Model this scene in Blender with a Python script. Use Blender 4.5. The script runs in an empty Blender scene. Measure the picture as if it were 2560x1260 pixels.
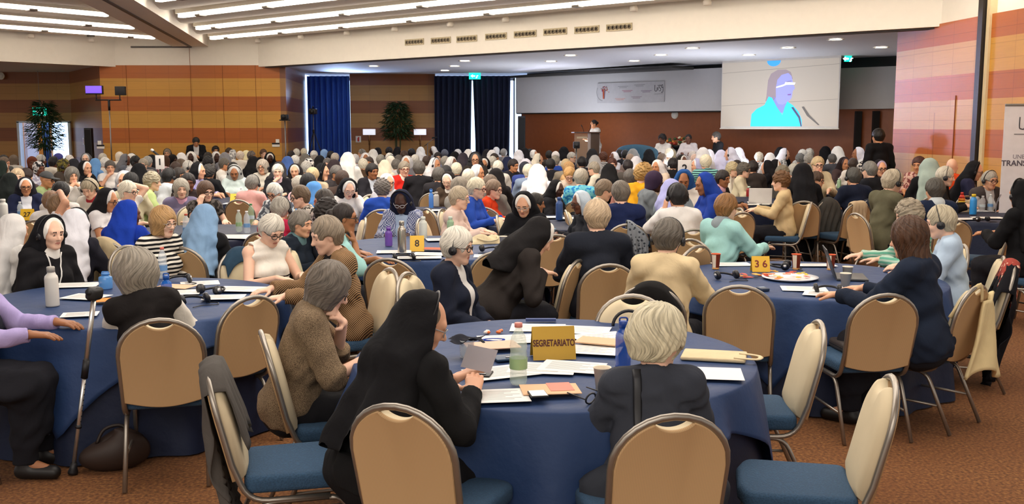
import bpy, math, random
import numpy as np
from mathutils import Vector, Matrix
from mathutils.bvhtree import BVHTree
random.seed(4)
SC = bpy.context.scene
COL = SC.collection
# ---------------------------------------------------------------- camera
CAMH, FPX, HOR = 1.85, 2500.0, 315.0
PITCH = math.atan(HOR / FPX)
cam_d = bpy.data.cameras.new('camera'); cam = bpy.data.objects.new('camera', cam_d); COL.objects.link(cam)
cam_d.sensor_width = 36.0; cam_d.lens = 36.0 * FPX / 2560.0
cam_d.clip_start = 0.05; cam_d.clip_end = 200
cam.location = (0, 0, CAMH); cam.rotation_euler = (math.pi / 2 - PITCH, 0, 0)
SC.camera = cam
# ---------------------------------------------------------------- view
SC.view_settings.view_transform = 'Standard'; SC.view_settings.look = 'None'
SC.view_settings.exposure = 0.15; SC.view_settings.gamma = 1.0
try: SC.view_settings.use_curve_mapping = False
except Exception: pass
# ---------------------------------------------------------------- world: daylight beyond the far windows, soft light of the rest of the hall behind
W = bpy.data.worlds.new('hall_surroundings'); SC.world = W; W.use_nodes = True
nt = W.node_tree; nt.nodes.clear()
wo = nt.nodes.new('ShaderNodeOutputWorld'); bg = nt.nodes.new('ShaderNodeBackground'); tc = nt.nodes.new('ShaderNodeTexCoord')
sp = nt.nodes.new('ShaderNodeSeparateXYZ'); cr = nt.nodes.new('ShaderNodeValToRGB')
nt.links.new(tc.outputs['Generated'], sp.inputs[0]); nt.links.new(sp.outputs['Y'], cr.inputs[0])
cr.color_ramp.elements[0].position = 0.45; cr.color_ramp.elements[0].color = (0.74, 0.70, 0.65, 1)
cr.color_ramp.elements[1].position = 0.9; cr.color_ramp.elements[1].color = (2.0, 3.0, 4.8, 1)
nt.links.new(cr.outputs[0], bg.inputs['Color']); bg.inputs['Strength'].default_value = 1.0
nt.links.new(bg.outputs[0], wo.inputs[0])
def lamp(name, kind, loc, energy, color, target=None, **kw):
    d = bpy.data.lights.new(name, kind); d.energy = energy; d.color = color
    for k, v in kw.items(): setattr(d, k, v)
    o = bpy.data.objects.new(name, d); COL.objects.link(o); o.location = loc
    if target is not None:
        o.rotation_euler = (Vector(target) - Vector(loc)).to_track_quat('-Z', 'Y').to_euler()
    return o
# daylight falling through the gap between the far curtain and the stage wall, onto the right wall
lamp('daylight_through_curtain_gap', 'AREA', (-0.05, 30.3, 2.75), 15, (0.72, 0.72, 1.0), (7.0, 15.0, 2.5), shape='RECTANGLE', size=0.35, size_y=1.3, spread=math.radians(36))
# stage washers standing on the platform, daylight over the top of the bright curtain
lamp('stage_wash_light', 'AREA', (1.2, 27.6, .7), 95, (.86, .9, 1.0), (1.25, 27.4, 3), shape='RECTANGLE', size=2.5, size_y=1.0)
lamp('stage_wash_light', 'AREA', (4.6, 23.0, .9), 95, (.86, .9, 1.0), (4.7, 22.9, 3), shape='RECTANGLE', size=2.5, size_y=1.0)
lamp('daylight_over_curtain', 'AREA', (-5.35, 31.2, 2.75), 34, (.45, .62, 1.0), (-4.3, 29.6, 3.47), shape='RECTANGLE', size=.8, size_y=.3, spread=math.radians(100))
# the hall's own ceiling strips over and behind the camera (outside the frame)
lamp('hall_strip_light', 'AREA', (-2.0, -1.0, 4.2), 330, (1.0, 0.92, 0.83), (-1.5, 2.5, 0), shape='RECTANGLE', size=9, size_y=3.0)
lamp('hall_strip_light', 'AREA', (1.0, 6.0, 4.25), 330, (1.0, 0.92, 0.83), (1.0, 6.01, 0), shape='RECTANGLE', size=9, size_y=4.0)
lamp('hall_strip_light', 'AREA', (-3.5, 13.2, 3.98), 420, (1.0, 0.92, 0.83), (-3.5, 13.3, 0), shape='RECTANGLE', size=9, size_y=5)
# ---------------------------------------------------------------- projection helpers (photo pixel + known height or depth -> place)
CP, SP = math.cos(PITCH), math.sin(PITCH)
def ray(px, py):
    u, v = (px - 1280) / FPX, (py - 630) / FPX
    return Vector((u, CP - v * SP, -SP - v * CP))
def PZ(px, py, z):
    d = ray(px, py); t = (z - CAMH) / d.z
    return Vector((d.x * t, d.y * t, z))
def PY(px, py, y):
    d = ray(px, py); t = y / d.y
    return Vector((d.x * t, y, CAMH + d.z * t))
def PL(px, py, a, b):
    """point where the pixel meets the upright plane through floor points a, b"""
    d = ray(px, py); n = Vector((b[1] - a[1], a[0] - b[0])); t = (n.x * a[0] + n.y * a[1]) / (n.x * d.x + n.y * d.y)
    return Vector((d.x * t, d.y * t, CAMH + d.z * t))
# ---------------------------------------------------------------- materials
def lin(h):
    if not isinstance(h, str): return tuple(h)[:3] + (1,)
    h = h.lstrip('#')
    if len(h) == 3: h = ''.join(c * 2 for c in h)
    o = []
    for i in (0, 2, 4):
        c = int(h[i:i + 2], 16) / 255
        o.append(c / 12.92 if c <= 0.04045 else ((c + 0.055) / 1.055) ** 2.4)
    return tuple(o) + (1,)
MC = {}
class NT:
    def __init__(s, name):
        s.m = bpy.data.materials.new(name); s.m.use_nodes = True; s.t = s.m.node_tree
        s.b = s.t.nodes['Principled BSDF']; s.co = s.t.nodes.new('ShaderNodeTexCoord').outputs['Object']
    def n(s, ty, ins=None, **kw):
        x = s.t.nodes.new('ShaderNode' + ty)
        for k, v in kw.items(): setattr(x, k, v)
        for k, v in (ins or {}).items():
            if hasattr(v, 'is_output') or isinstance(v, bpy.types.NodeSocket): s.t.links.new(v, x.inputs[k])
            else: x.inputs[k].default_value = v
        return x
    def mix(s, f, a, b, bt='MIX'):
        x = s.n('Mix', data_type='RGBA', blend_type=bt)
        for i, v in ((0, f), (6, a), (7, b)):
            if isinstance(v, bpy.types.NodeSocket): s.t.links.new(v, x.inputs[i])
            else: x.inputs[i].default_value = v
        return x.outputs[2]
    def ramp(s, f, stops):
        x = s.n('ValToRGB', {0: f}); e = x.color_ramp.elements
        while len(e) < len(stops): e.new(0.5)
        for q, (p, c) in zip(e, stops): q.position = p; q.color = c
        return x.outputs[0]
    def stretch(s, v):
        return s.n('Mapping', {'Vector': s.co, 'Scale': v}).outputs[0]
    def noise(s, sc, det=3, vec=None, out='Fac'):
        return s.n('TexNoise', {'Vector': vec or s.co, 'Scale': sc, 'Detail': det}).outputs[out]
    def bump(s, h, d=0.01, st=0.4):
        x = s.n('Bump', {'Height': h, 'Distance': d, 'Strength': st}); s.t.links.new(x.outputs[0], s.b.inputs['Normal'])
    def col(s, c):
        if isinstance(c, bpy.types.NodeSocket): s.t.links.new(c, s.b.inputs['Base Color'])
        else: s.b.inputs['Base Color'].default_value = c
    def set(s, **kw):
        for k, v in kw.items(): s.b.inputs[k.replace('_', ' ')].default_value = v
        return s
def cached(f):
    def g(*a):
        k = (f.__name__,) + a
        if k not in MC: MC[k] = f(*a)
        return MC[k]
    return g
def sc(c, k): return tuple(min(1, x * k) for x in c[:3]) + (1,)
@cached
def plain(h, rough=0.6, metal=0.0, var=0.06, name='paint'):
    N = NT(name); c = lin(h)
    N.col(N.mix(N.noise(9), sc(c, 1 - var * 2), sc(c, 1 + var))); N.set(Roughness=rough, Metallic=metal); return N.m
@cached
def metal(h='9a948c', rough=0.35):
    N = NT('metal'); c = lin(h); N.col(N.mix(N.noise(30), sc(c, .9), c)); N.set(Roughness=rough, Metallic=0.85); return N.m
@cached
def cloth(h, pat='', h2=None):
    N = NT('fabric'); c = lin(h); c2 = lin(h2) if h2 else sc(c, .5)
    base = N.mix(N.noise(14, 4), sc(c, .84), sc(c, 1.08))
    if pat == 'stripe':
        w = N.n('TexWave', {'Vector': N.co, 'Scale': 9.0, 'Distortion': 1.6, 'Detail': 1.0}, wave_type='BANDS', bands_direction='Z').outputs['Fac']
        base = N.mix(N.ramp(w, [(.47, (0, 0, 0, 1)), (.53, (1, 1, 1, 1))]), base, c2)
    elif pat == 'pin':
        w = N.n('TexWave', {'Vector': N.co, 'Scale': 40.0, 'Distortion': .8}, wave_type='BANDS', bands_direction='DIAGONAL').outputs['Fac']
        base = N.mix(N.ramp(w, [(.5, (0, 0, 0, 1)), (.6, (1, 1, 1, 1))]), base, c2)
    elif pat == 'low':
        w = N.n('TexWave', {'Vector': N.co, 'Scale': 11.0, 'Distortion': 2.5}, wave_type='BANDS', bands_direction='Z').outputs['Fac']
        z = N.n('SeparateXYZ', {0: N.co}).outputs[2]
        lo = N.n('Math', {0: z, 1: 0.80}, operation='LESS_THAN').outputs[0]
        f = N.n('Math', {0: N.ramp(w, [(.7, (0, 0, 0, 1)), (.76, (1, 1, 1, 1))]), 1: lo}, operation='MULTIPLY').outputs[0]
        base = N.mix(f, base, c2)
    elif pat == 'check':
        k = N.n('TexChecker', {'Vector': N.co, 'Scale': 75.0}).outputs['Fac']; base = N.mix(k, base, c2)
    elif pat == 'tweed':
        k = N.ramp(N.noise(480, 2), [(.46, (0, 0, 0, 1)), (.54, (1, 1, 1, 1))]); base = N.mix(k, base, c2)
    elif pat == 'floral':
        k = N.ramp(N.noise(26, 3), [(.48, (0, 0, 0, 1)), (.53, (1, 1, 1, 1))]); base = N.mix(k, base, c2)
    elif pat == 'dots':
        v = N.n('TexVoronoi', {'Vector': N.co, 'Scale': 28.0}).outputs['Distance']
        base = N.mix(N.ramp(v, [(.3, (1, 1, 1, 1)), (.36, (0, 0, 0, 1))]), base, c2)
    N.col(base); N.set(Roughness=0.92); N.b.inputs['Specular IOR Level'].default_value = 0.2
    w1 = N.n('TexNoise', {'Vector': N.stretch((1, 1, .6)), 'Scale': 9.0, 'Detail': 3.0, 'Distortion': 1.2}).outputs['Fac']
    N.bump(N.n('MixRGB', {0: .06, 1: w1, 2: N.noise(420, 2)}).outputs[0], .02, .4); return N.m
@cached
def hairm(h):
    N = NT('hair'); c = lin(h); v = N.n('Attribute', attribute_name='flow').outputs['Vector']
    f = N.noise(1.0, 4, v); N.col(N.ramp(f, [(.28, sc(c, .42)), (.5, sc(c, .95)), (.72, sc(c, 1.3))])); N.set(Roughness=.5)
    N.b.inputs['Specular IOR Level'].default_value = .35; N.bump(f, .008, .55); return N.m
@cached
def skinm(h):
    N = NT('skin'); c = lin(h); N.col(N.mix(N.noise(16, 3), sc(c, .86), (min(1, c[0] * 1.12), c[1] * 1.03, c[2], 1))); N.set(Roughness=.5)
    N.b.inputs['Specular IOR Level'].default_value = .35; return N.m
@cached
def emit(h, s):
    N = NT('glow'); c = lin(h); N.col(c); N.b.inputs['Emission Color'].default_value = c; N.b.inputs['Emission Strength'].default_value = s; return N.m
@cached
def glass(h='ffffff', a=0.18, rough=.06):
    N = NT('clear'); c = lin(h); N.col(c); N.set(Roughness=rough, Alpha=a); return N.m
@cached
def wood(h, h2):
    """striped panelled wall: bands at fixed heights, thin joints"""
    N = NT('panelling'); z = N.n('SeparateXYZ', {0: N.co}).outputs[2]
    zs = N.n('Math', {0: z, 1: 4.0}, operation='DIVIDE').outputs[0]
    a, b = lin(h), lin(h2); st = [(0, b)]
    for lo, hi in ((.5, .92), (1.38, 1.79), (2.24, 2.64), (3.12, 9)):
        st.append((lo / 4, a))
        if hi < 4: st.append((hi / 4, b))
    r = N.n('ValToRGB', {0: zs}); r.color_ramp.interpolation = 'CONSTANT'; e = r.color_ramp.elements
    while len(e) < len(st): e.new(.5)
    for q, (p, c) in zip(e, st): q.position = p; q.color = c
    g = N.noise(2.2, 6, N.stretch((1.2, 1.2, 22)))
    base = N.mix(g, N.mix(.18, r.outputs[0], (0.02, .01, 0, 1)), r.outputs[0])
    br = N.n('TexBrick', {'Vector': N.n('CombineXYZ', {0: N.n('SeparateXYZ', {0: N.co}).outputs[0], 1: N.n('Math', {0: z, 1: .04}, operation='ADD').outputs[0], 2: 0.0}).outputs[0],
              'Scale': 1.0, 'Mortar Size': .005, 'Brick Width': .62, 'Row Height': .22}, offset=0.0)
    br.inputs['Color1'].default_value = (1, 1, 1, 1); br.inputs['Color2'].default_value = (.93, .93, .93, 1); br.inputs['Mortar'].default_value = (.74, .72, .70, 1)
    N.col(N.mix(1.0, base, br.outputs['Color'], 'MULTIPLY')); N.set(Roughness=.42); return N.m
@cached
def carpet():
    N = NT('carpet'); n1 = N.noise(55, 4); n2 = N.noise(1.1, 3)
    c = N.ramp(n1, [(.3, lin('4c2f16')), (.5, lin('774b26')), (.72, lin('9a6c3a'))])
    N.col(N.mix(N.ramp(n2, [(.35, (0, 0, 0, 1)), (.7, (1, 1, 1, 1))]), c, N.mix(.35, c, lin('6b3a17')))); N.set(Roughness=.95); N.bump(N.noise(300, 2), .004, .6); return N.m
# ---------------------------------------------------------------- objects
def link(name, data, parent=None, mats=()):
    o = bpy.data.objects.new(name, data); COL.objects.link(o)
    if parent is not None: o.parent = parent
    return o
def setmats(me, mats):
    for m in (mats if isinstance(mats, (list, tuple)) else [mats]): me.materials.append(m)
def mesh(name, v, f, smooth=True):
    me = bpy.data.meshes.new(name)
    me.from_pydata([tuple(x) for x in v], [], [tuple(x) for x in f]); me.polygons.foreach_set('use_smooth', [smooth] * len(me.polygons)); me.update(); return me
def mk(name, geo, m, parent=None, smooth=True, loc=None, rz=0):
    me = mesh(name, geo[0], geo[1], smooth); setmats(me, m); o = link(name, me, parent)
    if loc is not None: o.location = loc
    if rz: o.rotation_euler.z = rz
    if smooth == 'auto' or smooth is True: pass
    return o
def thing(name, label, cat, loc=(0, 0, 0), rz=0, group=None, s=1):
    o = link(name, None); o.location = loc; o.rotation_euler = (0, 0, rz); o.scale = (s, s, s); o.empty_display_size = .1
    tag(o, label, cat, group); return o
def tag(o, label, cat, group=None):
    o['label'] = label; o['category'] = cat
    if group: o['group'] = group
    return o
def struct(name, geo, m, smooth=False):
    o = mk(name, geo, m, None, smooth); o['kind'] = 'structure'; return o
def dup(root, loc, rz, label, group=None):
    r = root.copy(); COL.objects.link(r); r.location = loc; r.rotation_euler = (0, 0, rz); r['label'] = label
    if group: r['group'] = group
    for ch in root.children:
        c = ch.copy(); COL.objects.link(c); c.parent = r
        for g in ch.children:
            d = g.copy(); COL.objects.link(d); d.parent = c
    return r
# ---------------------------------------------------------------- geometry: every builder returns (verts, faces)
def join(*gs):
    V, F = [], []
    for v, f in gs:
        n = len(V); V += [tuple(x) for x in v]; F += [tuple(i + n for i in q) for q in f]
    return V, F
def xf(g, loc=(0, 0, 0), rot=(0, 0, 0), s=1):
    from mathutils import Euler
    M = Matrix.Translation(loc) @ Euler(rot).to_matrix().to_4x4() @ Matrix.Diagonal((s, s, s, 1) if not isinstance(s, (tuple, list)) else tuple(s) + (1,))
    return [tuple(M @ Vector(p)) for p in g[0]], g[1]
def box(x0, x1, y0, y1, z0, z1, b=0.0):
    if b <= 0:
        v = [(x, y, z) for z in (z0, z1) for y in (y0, y1) for x in (x0, x1)]
        return v, [(0, 2, 3, 1), (4, 5, 7, 6), (0, 1, 5, 4), (2, 6, 7, 3), (0, 4, 6, 2), (1, 3, 7, 5)]
    return slab([(x0, y0), (x1, y0), (x1, y1), (x0, y1)], z0, z1, b)
def slab(pts, z0, z1, b=.005, rnd=None, seg=3):
    """extruded outline with softened top and bottom edges (outline counter-clockwise)"""
    P = [Vector(p) for p in pts]; c = sum(P, Vector((0, 0))) / len(P)
    rnd = b * 1.5 if rnd is None else rnd
    out = []
    for i, p in enumerate(P):
        a, q = (P[i - 1] - p), (P[(i + 1) % len(P)] - p)
        if rnd > 1e-5 and a.normalized().dot(q.normalized()) > -.95:
            r = min(rnd, a.length * .45, q.length * .45); A = p + a.normalized() * r; B = p + q.normalized() * r
            for t in (0, .25, .5, .75, 1): out.append(A * (1 - t) ** 2 + p * 2 * t * (1 - t) + B * t * t)
        else: out.append(p)
    n = len(out); rings = []
    def inset(d):
        r = []
        for i in range(n):
            t = (out[(i + 1) % n] - out[i - 1]); t = t.normalized() if t.length > 1e-9 else Vector((1, 0)); r.append(out[i] + Vector((-t.y, t.x)) * d)
        return r
    ls = [(b * (1 - math.sin(a)), z0 + b * (1 - math.cos(a))) for a in [k * math.pi / 2 / seg for k in range(seg + 1)]]
    ls += [(i, z1 - (z - z0)) for i, z in reversed(ls)]
    V, F = [], []
    for i, z in ls: V += [(p.x, p.y, z) for p in inset(i)]
    for k in range(len(ls) - 1):
        for i in range(n): F.append((k * n + i, k * n + (i + 1) % n, (k + 1) * n + (i + 1) % n, (k + 1) * n + i))
    F.append(tuple(range(n - 1, -1, -1))); F.append(tuple((len(ls) - 1) * n + i for i in range(n))); return V, F
def lathe(prof, n=20, cap=True):
    V, F = [], []
    for r, z in prof: V += [(r * math.cos(2 * math.pi * i / n), r * math.sin(2 * math.pi * i / n), z) for i in range(n)]
    for k in range(len(prof) - 1):
        for i in range(n): F.append((k * n + i, k * n + (i + 1) % n, (k + 1) * n + (i + 1) % n, (k + 1) * n + i))
    if cap: F.append(tuple(range(n - 1, -1, -1))); F.append(tuple((len(prof) - 1) * n + i for i in range(n)))
    return V, F
def tube(pts, r, n=8, closed=False, sq=None):
    """tube along a path; r number or list; sq=(w, h) makes the section oval"""
    P = [Vector(p) for p in pts]; m = len(P); rs = r if isinstance(r, (list, tuple)) else [r] * m
    V, F = [], []; up = None
    for i, p in enumerate(P):
        if closed: t = P[(i + 1) % m] - P[i - 1]
        else: t = P[min(i + 1, m - 1)] - P[max(i - 1, 0)]
        t.normalize()
        if up is None: up = Vector((0, 0, 1)) if abs(t.z) < .9 else Vector((0, 1, 0))
        s = t.cross(up).normalized(); up = s.cross(t).normalized()
        a, b = (sq or (1, 1))
        V += [tuple(p + (s * math.cos(2 * math.pi * j / n) * a + up * math.sin(2 * math.pi * j / n) * b) * rs[i]) for j in range(n)]
    for k in range(m if closed else m - 1):
        for j in range(n):
            F.append((k * n + j, k * n + (j + 1) % n, ((k + 1) % m) * n + (j + 1) % n, ((k + 1) % m) * n + j))
    if not closed: F.append(tuple(range(n - 1, -1, -1))); F.append(tuple((m - 1) * n + j for j in range(n)))
    return V, F
def smoothpath(pts, k=4):
    P = [Vector(p) for p in pts]; out = []
    for i in range(len(P) - 1):
        a, b, c, d = P[max(i - 1, 0)], P[i], P[i + 1], P[min(i + 2, len(P) - 1)]
        for j in range(k):
            t = j / k; out.append(.5 * ((2 * b) + (c - a) * t + (2 * a - 5 * b + 4 * c - d) * t * t + (-a + 3 * b - 3 * c + d) * t ** 3))
    return out + [P[-1]]
def rbend(pts, r, k=5):
    """polyline with rounded corners"""
    P = [Vector(p) for p in pts]; out = [P[0]]
    for i in range(1, len(P) - 1):
        a, q = P[i - 1] - P[i], P[i + 1] - P[i]; rr = min(r, a.length * .48, q.length * .48)
        A, B = P[i] + a.normalized() * rr, P[i] + q.normalized() * rr
        for j in range(k + 1):
            t = j / k; out.append(A * (1 - t) ** 2 + P[i] * 2 * t * (1 - t) + B * t * t)
    return out + [P[-1]]
def grid(fn, nu, nv, closed_u=False):
    V = [fn(i / (nu if closed_u else nu - 1), j / (nv - 1)) for j in range(nv) for i in range(nu)]; F = []
    for j in range(nv - 1):
        for i in range(nu if closed_u else nu - 1):
            F.append((j * nu + i, j * nu + (i + 1) % nu, (j + 1) * nu + (i + 1) % nu, (j + 1) * nu + i))
    return [tuple(v) for v in V], F
def solid(o, t, off=0):
    m = o.modifiers.new('thickness', 'SOLIDIFY'); m.thickness = t; m.offset = off; return o
FONTC = {}
def text_geo(s, size, depth=.001, bold=0.0, width=1.0):
    c = bpy.data.curves.new('lettering', 'FONT'); c.body = s; c.size = size; c.align_x = 'CENTER'; c.align_y = 'CENTER'; c.extrude = depth; c.offset = bold
    o = bpy.data.objects.new('lettering', c); COL.objects.link(o)
    dg = bpy.context.evaluated_depsgraph_get(); me = bpy.data.meshes.new_from_object(o.evaluated_get(dg))
    V = [(v.co.x * width, v.co.y, v.co.z) for v in me.vertices]; F = [tuple(p.vertices) for p in me.polygons]
    bpy.data.objects.remove(o); bpy.data.curves.remove(c); bpy.data.meshes.remove(me); return V, F
# ---------------------------------------------------------------- implicit surfaces: smooth blends of round cones and ellipsoids, meshed by surface nets
class Vol:
    def __init__(s, lo, hi, h):
        s.lo = np.array(lo, np.float32); s.h = h
        s.n = np.maximum(3, np.ceil((np.array(hi) - s.lo) / h).astype(int) + 1)
        s.ax = [s.lo[i] + h * np.arange(s.n[i], dtype=np.float32) for i in range(3)]
        s.F = np.full(s.n, 0.5, np.float32)
    def sub(s, lo, hi):
        i0 = np.clip(np.floor((np.array(lo) - s.lo) / s.h).astype(int), 0, s.n); i1 = np.clip(np.ceil((np.array(hi) - s.lo) / s.h).astype(int) + 1, 0, s.n)
        if np.any(i1 <= i0): return None
        sl = tuple(slice(a, b) for a, b in zip(i0, i1))
        return sl, s.ax[0][sl[0]][:, None, None], s.ax[1][sl[1]][None, :, None], s.ax[2][sl[2]][None, None, :]
    def put(s, sl, d, k, op):
        A = s.F[sl]
        if op == 's':
            d = -d; h = np.maximum(k - np.abs(A - d), 0) if k > 0 else 0
            s.F[sl] = np.maximum(A, d) + (h * h / (4 * k) if k > 0 else 0)
        else:
            h = np.maximum(k - np.abs(A - d), 0) if k > 0 else 0
            s.F[sl] = np.minimum(A, d) - (h * h / (4 * k) if k > 0 else 0)
    def cone(s, a, b, ra, rb, k=.02, sx=1., sy=1., op='u', cap=None):
        a, b = np.array(a, np.float32), np.array(b, np.float32); m = max(ra, rb) * max(sx, sy, 1) + k + 3 * s.h
        q = s.sub(np.minimum(a, b) - m, np.maximum(a, b) + m)
        if q is None: return
        sl, X, Y, Z = q; dx, dy, dz = (X - a[0]) / sx, (Y - a[1]) / sy, Z - a[2]; B = (b - a) / np.array([sx, sy, 1]); L = float(B @ B) + 1e-9
        t0 = (dx * B[0] + dy * B[1] + dz * B[2]) / L; t = np.clip(t0, 0, 1)
        d = np.sqrt((dx - t * B[0]) ** 2 + (dy - t * B[1]) ** 2 + (dz - t * B[2]) ** 2) - (ra + (rb - ra) * t)
        d = d * min(1, sx, sy) if min(sx, sy) < 1 else d
        if cap: d = np.maximum(d, (t0 - 1) * math.sqrt(L)) if cap == 'b' else np.maximum(d, -t0 * math.sqrt(L))
        s.put(sl, d.astype(np.float32), k, op)
    def ell(s, c, r, k=.01, R=None, op='u'):
        c = np.array(c, np.float32); r = np.array(r, np.float32); m = float(r.max()) + k + 3 * s.h
        q = s.sub(c - m, c + m)
        if q is None: return
        sl, X, Y, Z = q; D = [X - c[0], Y - c[1], Z - c[2]]
        if R is not None: D = [sum(float(R[i][j]) * D[i] for i in range(3)) for j in range(3)]
        k0 = np.sqrt(sum((D[i] / r[i]) ** 2 for i in range(3))); k1 = np.sqrt(sum((D[i] / r[i] ** 2) ** 2 for i in range(3))) + 1e-6
        s.put(sl, (k0 * (k0 - 1) / k1).astype(np.float32), k, op)
    def half(s, p, n):
        """keep what lies behind the plane (n points out)"""
        n = np.array(n, np.float32); n = n / np.linalg.norm(n)
        d = (s.ax[0][:, None, None] - p[0]) * n[0] + (s.ax[1][None, :, None] - p[1]) * n[1] + (s.ax[2][None, None, :] - p[2]) * n[2]
        s.F = np.maximum(s.F, d.astype(np.float32))
    def disp(s, fn, band=.05):
        i = np.nonzero(np.abs(s.F) < band)
        if len(i[0]): s.F[i] += fn(s.ax[0][i[0]], s.ax[1][i[1]], s.ax[2][i[2]]).astype(np.float32)
    def mesh(s, name):
        F = s.F; ins = F < 0; n = s.n
        c = np.zeros(n - 1, np.int8); off = [(i, j, k) for i in (0, 1) for j in (0, 1) for k in (0, 1)]
        for i, j, k in off: c += ins[i:n[0] - 1 + i, j:n[1] - 1 + j, k:n[2] - 1 + k]
        cell = np.argwhere((c > 0) & (c < 8))
        me = bpy.data.meshes.new(name)
        if len(cell) < 8: return me
        vid = np.full(n - 1, -1, np.int32); vid[cell[:, 0], cell[:, 1], cell[:, 2]] = np.arange(len(cell))
        val = np.stack([F[cell[:, 0] + i, cell[:, 1] + j, cell[:, 2] + k] for i, j, k in off], 1)
        acc = np.zeros((len(cell), 3), np.float32); cnt = np.zeros(len(cell), np.float32)
        for a in range(8):
            for b in range(a + 1, 8):
                oa, ob = off[a], off[b]
                if sum(abs(x - y) for x, y in zip(oa, ob)) != 1: continue
                m = (val[:, a] < 0) != (val[:, b] < 0)
                t = val[m, a] / (val[m, a] - val[m, b]); A, B = np.array(oa, np.float32), np.array(ob, np.float32)
                acc[m] += A + t[:, None] * (B - A); cnt[m] += 1
        V = s.lo + s.h * (cell + acc / cnt[:, None]); Q = []
        for ax in range(3):
            sl0 = [slice(None)] * 3; sl1 = [slice(None)] * 3; sl0[ax] = slice(0, -1); sl1[ax] = slice(1, None)
            A, B = ins[tuple(sl0)], ins[tuple(sl1)]; e = np.argwhere(A != B); u, v = (ax + 1) % 3, (ax + 2) % 3
            e = e[(e[:, u] > 0) & (e[:, v] > 0) & (e[:, u] < n[u] - 1) & (e[:, v] < n[v] - 1)]
            fl = A[e[:, 0], e[:, 1], e[:, 2]]; q = []
            for du, dv in ((1, 1), (0, 1), (0, 0), (1, 0)):
                w = e.copy(); w[:, u] -= du; w[:, v] -= dv; q.append(vid[w[:, 0], w[:, 1], w[:, 2]])
            q = np.stack(q, 1); q[~fl] = q[~fl][:, ::-1]; Q.append(q)
        Q = np.concatenate(Q); Q = Q[(Q >= 0).all(1)]
        me.vertices.add(len(V)); me.vertices.foreach_set('co', V.astype(np.float32).ravel())
        me.loops.add(Q.size); me.loops.foreach_set('vertex_index', Q.astype(np.int32).ravel())
        me.polygons.add(len(Q)); me.polygons.foreach_set('loop_start', np.arange(0, Q.size, 4, dtype=np.int32))
        me.polygons.foreach_set('use_smooth', np.ones(len(Q), bool))
        me.update(calc_edges=True); return me
# ---------------------------------------------------------------- people
V3 = lambda *a: np.array(a, np.float64)
def rotx(a): c, s = math.cos(a), math.sin(a); return np.array([[1, 0, 0], [0, c, -s], [0, s, c]])
def roty(a): c, s = math.cos(a), math.sin(a); return np.array([[c, 0, s], [0, 1, 0], [-s, 0, c]])
def rotz(a): c, s = math.cos(a), math.sin(a); return np.array([[c, -s, 0], [s, c, 0], [0, 0, 1]])
def unit(v): return v / (np.linalg.norm(v) + 1e-9)
SKIN = ['e9c0a6', 'dba888', 'c58d66', '9c6a48', '6b4432', '452b22']
def parse(line):
    """compact description of one person: pixel of the head top, facing (0 = to the camera, 90 = image right), then looks"""
    a, _, lab = line.partition('|'); t = a.split(); p = dict(px=float(t[0]), py=float(t[1]), yaw=float(t[2]), label=lab.strip(), hair=None, veil=None, kind='',
        skin=1, top=('333333',), jk=None, vs=None, col=None, low='1c1c22', lean=8., hy=0., hp=6., rl=0., w=1., aL='T', aR='T', hs=0, gl=0, ly=0, sl='l', H=None, band=None, st=0, d=None, bag=0, nc=0, hsz=1., hv=1., vw=1., lw=1., vb=0)
    for k in t[3:]:
        if k[0] == '!':
            key, _, v = k[1:].partition('='); p[key] = float(v) if key not in ('aL', 'aR', 'sl') else (v if ',' not in v else tuple(float(x) for x in v.split(','))); continue
        key, _, v = k.partition(':'); c = tuple(v.split('/'))
        if key in ('s', 'b', 'c', 'l', 'n', 'f', 'z'): p['hair'] = (key, c[0])
        elif key in ('v', 'k', 'y', 'w'): p['veil'] = (key, c[0]); p['band'] = c[1] if len(c) > 1 else None
        elif key == 't': p['top'] = c
        elif key == 'jk': p['jk'] = c
        elif key == 'vs': p['vs'] = c
        elif key == 'cl': p['col'] = c[0]
        elif key == 'lo': p['low'] = c[0]
        elif key in ('hs', 'gl', 'ly'): p[key] = v or 1
        elif key == 'sl': p['sl'] = 'l'
        elif key.startswith('sk'): p['skin'] = int(key[2:])
        elif key == 'a': p['aL'], p['aR'] = v[0], v[1]
        else: print('?', k, line)
    return p
class Skel: pass
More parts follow.
